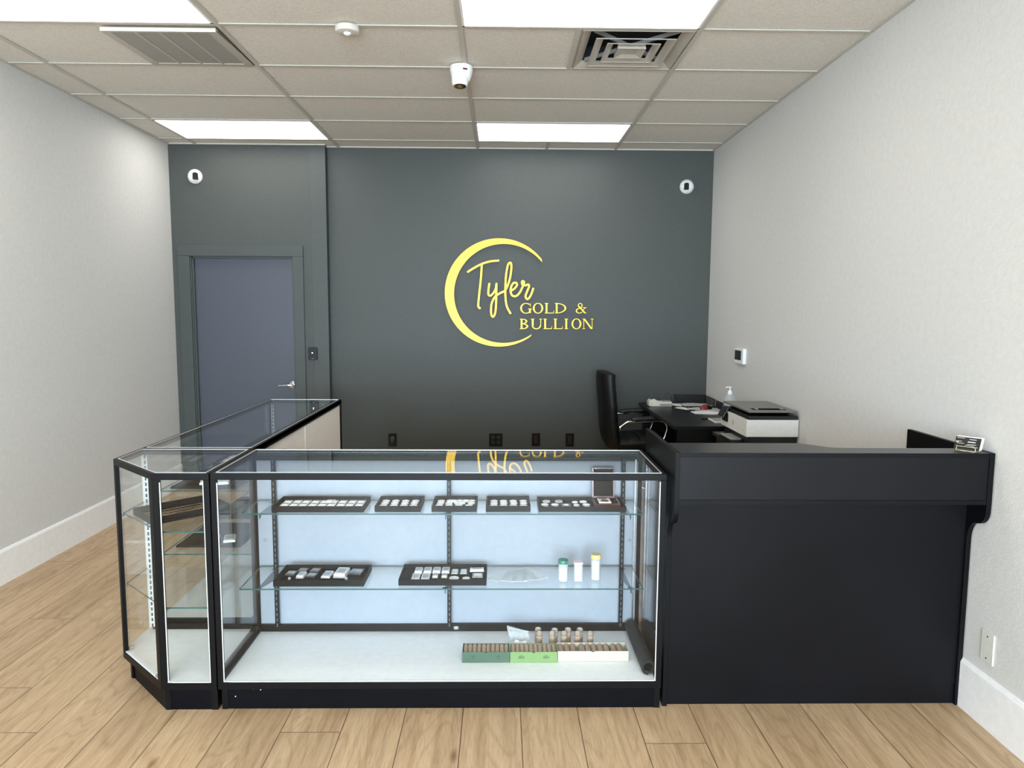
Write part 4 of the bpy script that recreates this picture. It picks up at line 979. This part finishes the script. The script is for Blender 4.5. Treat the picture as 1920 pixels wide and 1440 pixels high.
# tray of chains in the corner case
CT = .7262
t = tray(-.11, .11, -.160, .160, 0, .030, 'black tray of gold chains lying diagonally in the corner case'); t.location = (-1.367, 3.020, CT); t.rotation_euler[2] = math.radians(-45); WL[t.name] = Vector((-1.367, 3.020, CT))
ct = t; Rt = Matrix.Rotation(math.radians(-45), 3, 'Z')
for i, xx in enumerate((-.062, -.030, -.012, .010, .024, .038)):
    pts = []
    for j_ in range(30): s_ = j_/29; pts.append((xx+.0015*math.sin(s_*9+i), -.135+.27*s_, .0085+.001*math.sin(j_*2.6)))
    m = MB(); m.tube(pts, [.0010+.0005*(j_ % 2) for j_ in range(30)], 6); m.lathe([(.004, .0062), (.0045, .008), (.003, .010)], (xx, -.137, 0), 10)
    o = m.build('chain', 'rose_gold' if i % 2 else 'brass_wire', smooth=True); o.location = (-1.367, 3.020, CT); o.rotation_euler[2] = math.radians(-45)
    tag(o, 'fine %s necklace chain in the corner tray, %s from left' % ('rose gold' if i % 2 else 'pale gold', ORD[i]), 'necklace', 'chains in the corner tray')

# things in the side case
tray(-1.572, -1.260, 3.360, 3.760, U, .010, 'flat black tray on the upper shelf of the side case, nearest the corner', group='trays in the side case')
tray(-1.572, -1.260, 3.860, 4.260, U, .022, 'black tray of silver bars halfway along the side case', group='trays in the side case')
tray(-1.572, -1.260, 4.360, 4.760, U, .022, 'black tray of holders at the far end of the side case', group='trays in the side case')
tray(-1.585, -1.270, 3.420, 3.800, L, .010, 'flat black tray on the lower shelf of the side case, nearest the corner', group='trays in the side case')
tray(-1.585, -1.270, 3.900, 4.300, L, .022, 'black tray on the lower shelf halfway along the side case', group='trays in the side case')
for i, (x, y, z, lab) in enumerate(((-1.44, 3.46, U, 'silver bar on the nearest upper tray of the side case, left'), (-1.36, 3.46, U, 'silver bar on the nearest upper tray of the side case, middle'), (-1.44, 3.52, L, 'silver bar on the nearest lower tray of the side case, left'), (-1.36, 3.52, L, 'silver bar on the nearest lower tray of the side case, right'))):
    o = ingot(.060, .10, .014, 'bar'); o.location = (x, y, z+.0064); o.rotation_euler[2] = .3; tag(o, lab, 'silver bar', 'silver bars in the side case')
for r in range(5):
    for q in range(4):
        c = dup(sp, (-1.530+.075*q, 3.905+.078*r, U+.0064), 0); c.scale = (1.5, 1.3, 1); tag(c, 'white holder in the halfway side-case tray, %s row from the near end, %s from left' % (ORD[r], ORD[q]), 'coin holder', 'holders in the halfway tray')

# ------------------------------------------------------------------ desk corner
KZ = .766
t = thing('desk', 'black desk along the right wall in the far corner', 'desk', (1.58, 5.8, 0))
box(1.268, 1.884, 5.125, 6.482, KZ-.028, KZ).build('desk_top', 'desk', t, bevel=.002)
box(1.30, 1.87, 5.160, 5.185, 0, KZ-.028).build('end_panel', 'desk', t); box(1.30, 1.87, 6.440, 6.465, 0, KZ-.028).build('end_panel', 'desk', t)
box(1.84, 1.86, 5.185, 6.440, .25, KZ-.028).build('back_panel', 'desk', t)

def wire_tray(x0, x1, y0, y1, label, hb=.075, hr=.07):
    t = thing('letter_tray', label, 'tray', ((x0+x1)/2, (y0+y1)/2, KZ), 0, 'black mesh letter trays on the desk')
    box(x0, x1, y0, y1, KZ+.001, KZ+.003).build('tray_floor', 'mesh', t)
    r = .0022; m = MB()
    m.tube([(x0+.02, y0, KZ+.004), (x0, y0+.02, KZ+.004), (x0-.02, y1, KZ+hb), (x1, y1, KZ+hb), (x1, y0+.01, KZ+hr), (x1-.01, y0, KZ+.05), (x1-.02, y0, KZ+.004)], r, 8, closed=True)
    m.build('wire_rim', 'mesh', t)
    m = MB(); m.box(x0-.012, x1, y1-.0012, y1+.0012, KZ+.003, KZ+hb-.002); m.build('back_mesh', 'mesh', t)
    m = MB(); k = 16
    for i in range(k):
        yy = y0+.012+(y1-y0-.02)*i/(k-1); m.box(x1-.001, x1+.001, yy-.0035, yy+.0035, KZ+.003, KZ+hr)
    for zz_ in (.02, .04, .06): m.box(x1-.001, x1+.001, y0+.01, y1, KZ+zz_-.002, KZ+zz_+.002)
    m.build('side_mesh', 'mesh', t); return t
wire_tray(1.600, 1.868, 6.13, 6.465, 'black mesh letter tray against the dark back wall')
wire_tray(1.610, 1.868, 5.87, 6.115, 'black mesh letter tray holding papers under a red mouse', hb=.014, hr=.07)
def paper(cx, cy, w, d, z, rz, matn, label, name='paper_sheet', n=1, grp='papers on the desk'):
    m = MB(); k = 8; v = []
    th = .0008*n
    for j_ in range(k+1):
        for i in range(k+1):
            u, w_ = i/k-.5, j_/k-.5; v.append((u*w, w_*d, .002*math.sin(6*u+4*w_)+.002))
    N1 = len(v); v += [(p[0], p[1], p[2]+th) for p in v]; q = lambda i, j_: j_*(k+1)+i
    fs = [(q(i, j_), q(i, j_+1), q(i+1, j_+1), q(i+1, j_)) for i in range(k) for j_ in range(k)]+[(N1+q(i, j_), N1+q(i+1, j_), N1+q(i+1, j_+1), N1+q(i, j_+1)) for i in range(k) for j_ in range(k)]
    for i in range(k):
        fs += [(q(i, 0), q(i+1, 0), N1+q(i+1, 0), N1+q(i, 0)), (q(i, k), N1+q(i, k), N1+q(i+1, k), q(i+1, k)), (q(0, i), N1+q(0, i), N1+q(0, i+1), q(0, i+1)), (q(k, i), q(k, i+1), N1+q(k, i+1), N1+q(k, i))]
    m.add(v, fs); o = m.build(name, matn, smooth=True); o.location = (cx, cy, z); o.rotation_euler[2] = rz
    return tag(o, label, 'paper', grp)
paper(1.735, 6.270, .250, .240, KZ+.003, .06, 'grey_paper', 'grey printed sheet in the rear mesh tray')
paper(1.575, 6.290, .120, .190, KZ+.001, .3, 'white_paper', 'white sheet corner sticking out left of the rear mesh tray')
paper(1.750, 5.990, .215, .200, KZ+.0035, -.10, 'grey_paper', 'printed sheets lying under the red mouse', n=3)
paper(1.590, 6.050, .110, .170, KZ+.001, .35, 'white_paper', 'white sheet corner sticking out left of the front mesh tray')
paper(1.700, 5.785, .240, .150, KZ+.0005, -.03, 'white_paper', 'stack of white paper on the desk in front of the mesh trays', 'paper_stack', n=7)
t = thing('computer_mouse', 'red and black computer mouse on the papers in the tray', 'mouse', (1.745, 5.985, KZ+.011), .3)
def mouse_half(x0, x1, matn, nm):
    m = MB(); n = 14; k = 8; v = []
    for i in range(n+1):
        s_ = x0+(x1-x0)*i/n; f = math.sqrt(max(0, 1-(s_/.056)**2)); f2 = f**.8
        for j_ in range(k+1): a = PI*j_/k; v.append((s_, .031*f2*math.cos(a), max(0, .036*f2*math.sin(a))))
    fs = [(i*(k+1)+j_, i*(k+1)+j_+1, (i+1)*(k+1)+j_+1, (i+1)*(k+1)+j_) for i in range(n) for j_ in range(k)]
    fs += [tuple(range(k+1)), tuple(n*(k+1)+j_ for j_ in range(k+1))[::-1]]+[(i*(k+1), (i+1)*(k+1), (i+1)*(k+1)+k, i*(k+1)+k) for i in range(n)]
    m.add(v, fs).build(nm, matn, t, local=True, smooth=True)
mouse_half(-.0555, -.002, 'red', 'red_shell'); mouse_half(-.002, .0555, 'blk_plastic', 'palm_shell')
# note pad and pen
t = thing('note_pad', 'white note pad with grey top sheet beside the printer', 'note pad', (1.655, 5.36, KZ))
MB().prism(rrect(1.605, 1.715, 5.265, 5.455, .012), KZ+.0005, KZ+.012, 'z').build('pad_block', 'white_plastic', t, bevel=.002)
MB().prism(rrect(1.617, 1.710, 5.280, 5.445, .008), KZ+.012, KZ+.013, 'z').build('top_sheet', 'grey_plastic', t)
t = thing('pen', 'black pen lying behind the note pad', 'pen', (1.62, 5.475, KZ), .35)
MB().tube([(-.07, 0, .004), (-.062, 0, .004), (-.055, 0, .004), (.06, 0, .004)], [.001, .003, .0038, .0038], 10).build('barrel', 'blk_plastic', t, local=True, smooth=True)
# bill counter
t = thing('money_counter', 'off-white handheld counting device with display on the desk edge', 'counting device', (1.40, 6.24, KZ))
MB().prism([(1.300, KZ+.006), (1.318, KZ), (1.505, KZ), (1.505, KZ+.040), (1.425, KZ+.042), (1.385, KZ+.046), (1.352, KZ+.066), (1.318, KZ+.060), (1.300, KZ+.045)], 6.195, 6.285, 'y').build('housing', 'offwhite', t, bevel=.004)
MB().obox((1.334, 6.240, KZ+.0640), (.028, .05, .002), 0, 0, -.18).build('display', 'screen', t)
box(1.425, 1.50, 6.20, 6.28, KZ+.0405, KZ+.048).build('paper_guide', 'grey_plastic', t, bevel=.002); box(1.40, 1.502, 6.193, 6.196, KZ+.006, KZ+.026).build('side_band', 'grey_plastic', t)
o = MB().tube(smoothpath([(1.50, 6.40, KZ+.003), (1.52, 6.46, KZ+.02), (1.515, 6.475, KZ+.07), (1.535, 6.478, KZ+.085), (1.56, 6.475, KZ+.06), (1.575, 6.47, KZ+.01)]), .0018, 6).build('cable', 'blk_plastic', loc=(1.53, 6.45, KZ), smooth=True)
tag(o, 'thin black cable looping up against the dark wall', 'cable')
# sanitizer
t = thing('sanitizer_bottle', 'clear hand sanitizer pump bottle standing on the desk', 'bottle', (1.722, 5.30, KZ))
MB().lathe([(.040, .001), (.044, .006), (.045, .06), (.045, .165), (.042, .185), (.032, .202), (.017, .212), (.015, .218)], n=28).build('bottle_body', 'sanit', t, local=True, smooth=True)
MB().lathe([(.039, .004), (.041, .04), (.041, .155), (.040, .158)], n=24).build('gel', 'sanit', t, local=True, smooth=True)
m = MB(); m.lathe([(.017, .215), (.017, .232), (.013, .240), (.0065, .242), (.0055, .262), (.011, .264), (.011, .270), (.006, .273)], n=20); m.tube([(0, 0, .268), (-.020, 0, .269), (-.034, 0, .264)], [.005, .0045, .0035], 8); m.tube([(0, 0, .22), (.004, 0, .12), (.006, 0, .01)], .002, 6)
m.build('pump', 'pump', t, local=True, smooth=True)

# cabinet + printer
t = thing('printer_cabinet', 'dark wood cabinet under the printer beside the desk', 'cabinet', (1.70, 4.70, 0))
box(1.525, 1.884, 4.36, 5.050, .718, .741).build('cabinet_top', 'cabinet', t, bevel=.001)
box(1.545, 1.870, 4.39, 5.02, 0, .718).build('cabinet_body', 'cabinet', t); 
t = thing('printer', 'white and charcoal office printer against the right wall', 'printer', (1.72, 4.69, .742))
PX0, PX1, PY0, PY1 = 1.552, 1.884, 4.43, 4.95; DZ_ = .0130
box(PX0+.02, PX1-.004, PY0+.012, PY1-.012, 0.7420, 0.8100).build('base_unit', 'prn_dark', t, bevel=.003)
box(PX0, PX1, PY0, PY1, 0.8100, 0.9190).build('shell', 'prn_white', t, bevel=.003)
box(PX0+.012, PX1-.004, PY0+.006, PY1-.010, 0.9190, 0.9430).build('top_deck', 'prn_dark', t, bevel=.003)
m = MB(); m.add([(PX0+.06, PY0+.09, 0.9430), (PX1-.04, PY0+.09, 0.9430), (PX1-.04, PY1-.05, 0.9430), (PX0+.06, PY1-.05, 0.9430), (PX0+.03, PY0+.04, 0.9640), (PX1-.02, PY0+.04, 0.9640), (PX1-.02, PY1-.02, 0.9640), (PX0+.03, PY1-.02, 0.9640)], [(0, 3, 2, 1), (4, 5, 6, 7), (0, 1, 5, 4), (1, 2, 6, 5), (2, 3, 7, 6), (3, 0, 4, 7)]); m.build('feeder_neck', 'screen', t)
box(PX0+.012, PX1-.012, PY0+.005, PY1-.005, 0.9640, 0.9760).build('lid', 'prn_lid', t, bevel=.002)
box(PX0+.06, PX1-.06, PY0+.05, PY0+.125, .9760, .9768).build('lid_slot', 'velvet', t)
for y in (PX0+.085, PX1-.085): box(y-.010, y+.010, PY0+.06, PY0+.10, 0.9768, 0.9800).build('slot_guide', 'silver', t)
MB().obox((PX0-.014, PY1-.085, 0.9110), (.006, .125, .072), 0, 0, math.radians(28)).build('touch_screen', 'screen', t, bevel=.002)
box(PX0-.004, PX0+.002, PY1-.155, PY1-.03, 0.8480, 0.9080).build('screen_mount', 'prn_dark', t)
lg = MB(); ly, lz = 4.690, 0.8650
lg.strip([(ly+.017*math.cos(a), lz+.017*math.sin(a)) for a in [2*PI*i/28 for i in range(28)]], [(ly+.0145*math.cos(a), lz+.0145*math.sin(a)) for a in [2*PI*i/28 for i in range(28)]], PX0-.0008, PX0+.0005, 'x', close=True)
def ls(y0, y1, z0, z1): lg.box(PX0-.0008, PX0+.0005, ly-y1, ly-y0, lz+z0, lz+z1)
ls(-.010, -.0075, -.006, .012); ls(-.0075, -.003, .003, .0052); ls(-.003, -.001, -.006, .0045); ls(.002, .0042, -.012, .005); ls(.0042, .009, .003, .0052); ls(.0075, .0098, -.005, .0045); ls(.0042, .009, -.0062, -.004)
lg.build('logo', 'grey_plastic', t)
m = MB(); m.prism(rrect(PX0-.062, PX0+.03, 4.545, 4.790, .02), 0.7425, 0.7700, 'z'); m.build('output_tray', 'prn_dark', t, bevel=.004)
m = MB(); m.prism(rrect(PX0-.060, PX0+.02, 4.550, 4.785, .018), 0.7700, 0.7755, 'z'); m.build('tray_cover', 'grey_plastic', t, bevel=.002)

# ------------------------------------------------------------------ office chair, facing the desk
t = thing('office_chair', 'black leather executive office chair with chrome arms by the desk', 'chair', (1.110, 6.085, 0), math.radians(2))
def ribbed(path, W, th, ribs, nm, nseg=60, nc=24, side=1):
    """padded loft along a path in the x-z plane; the padded side shows stitched ribs"""
    P = smoothpath([(p[0], 0, p[1]) for p in path], 12); m = MB(); v = []; n = len(P)
    for i, p in enumerate(P):
        tg = (P[min(i+1, n-1)]-P[max(i-1, 0)]).normalized(); nr = Vector((tg.z, 0, -tg.x))*side
        s_ = i/(n-1); e = min(s_, 1-s_); sc_ = min(1, math.sqrt(max(0, 1-(1-min(1, e/.045))**2))*.92+.08)
        wv = W/2*(1-.10*abs(s_-.5)*2)*(.86+.14*sc_); tt = th/2*sc_
        rb = 1-.13*max(0, math.cos(2*PI*ribs*s_))**6
        for k in range(nc):
            a = 2*PI*k/nc; ca, sa = math.cos(a), math.sin(a)
            cu = math.copysign(abs(ca)**.55, ca); su = math.copysign(abs(sa)**.8, sa)
            off = tt*su*(rb if su > 0 else 1.0)
            curve = .018*(cu*cu)          # wings wrap forward
            q = p+nr*(off+curve*(1 if nm == 'backrest' else -.3)); v.append((q.x, cu*wv, q.z))
    m.add(v, [(i*nc+k, i*nc+(k+1) % nc, (i+1)*nc+(k+1) % nc, (i+1)*nc+k) for i in range(n-1) for k in range(nc)]+[tuple(range(nc))[::-1], tuple((n-1)*nc+k for k in range(nc))])
    return m.build(nm, 'leather', t, local=True, smooth=True)
ribbed([(-.13, .46), (-.170, .52), (-.190, .66), (-.200, .80), (-.215, .95), (-.220, 1.03), (-.215, 1.082)], .47, .125, 9, 'backrest', side=1)
ribbed([(-.14, .485), (-.02, .492), (.10, .500), (.20, .502), (.27, .485), (.30, .45)], .47, .12, 6, 'seat', side=-1)
for s_ in (-1, 1):
    y = s_*.236
    MB().tube(smoothpath([(-.03, y, .700), (.02, y, .706), (.12, y, .711), (.24, y, .716)]), [.017]*4+[.021]*12+[.019]*3, 12).build('armrest_pad', 'leather_arm', t, local=True, smooth=True)
    MB().tube(smoothpath([(-.120, y, .640), (-.105, y, .655), (-.06, y, .682), (0, y, .686), (.12, y, .690), (.200, y, .694), (.248, y, .680), (.272, y, .635), (.258, y, .57), (.230, y*.98, .51), (.20, y*.8, .44), (.12, y*.4, .425)], 6), .0105, 10).build('arm_tube', 'chrome', t, local=True, smooth=True)
    MB().lathe([(.004, -.015), (.014, -.012), (.016, 0), (.014, .012), (.004, .015)], (-.122, y, .636), 16, 'y').build('arm_bolt', 'chrome', t, local=True, smooth=True)
box(-.12, .12, -.12, .12, .405, .44).build('seat_plate', 'blk_plastic', t, local=True, bevel=.004)
MB().lathe([(.028, .10), (.028, .28), (.018, .28), (.018, .41)], n=20).build('gas_lift', 'chrome', t, local=True, smooth=True)
for i in range(5):
    a = 2*PI*i/5+.3; ca, sa = math.cos(a), math.sin(a)
    lg_ = MB().tube([(0, 0, .12), (.10*ca, .10*sa, .115), (.29*ca, .29*sa, .075)], [.03, .024, .015], 10).build('base_leg', 'chrome', t, local=True, smooth=True)
    MB().lathe([(.008, -.02), (.027, -.018), (.027, .018), (.008, .02)], (.29*ca, .29*sa, .028), 16, 'y').build('caster', 'blk_plastic', lg_, local=True, smooth=True)
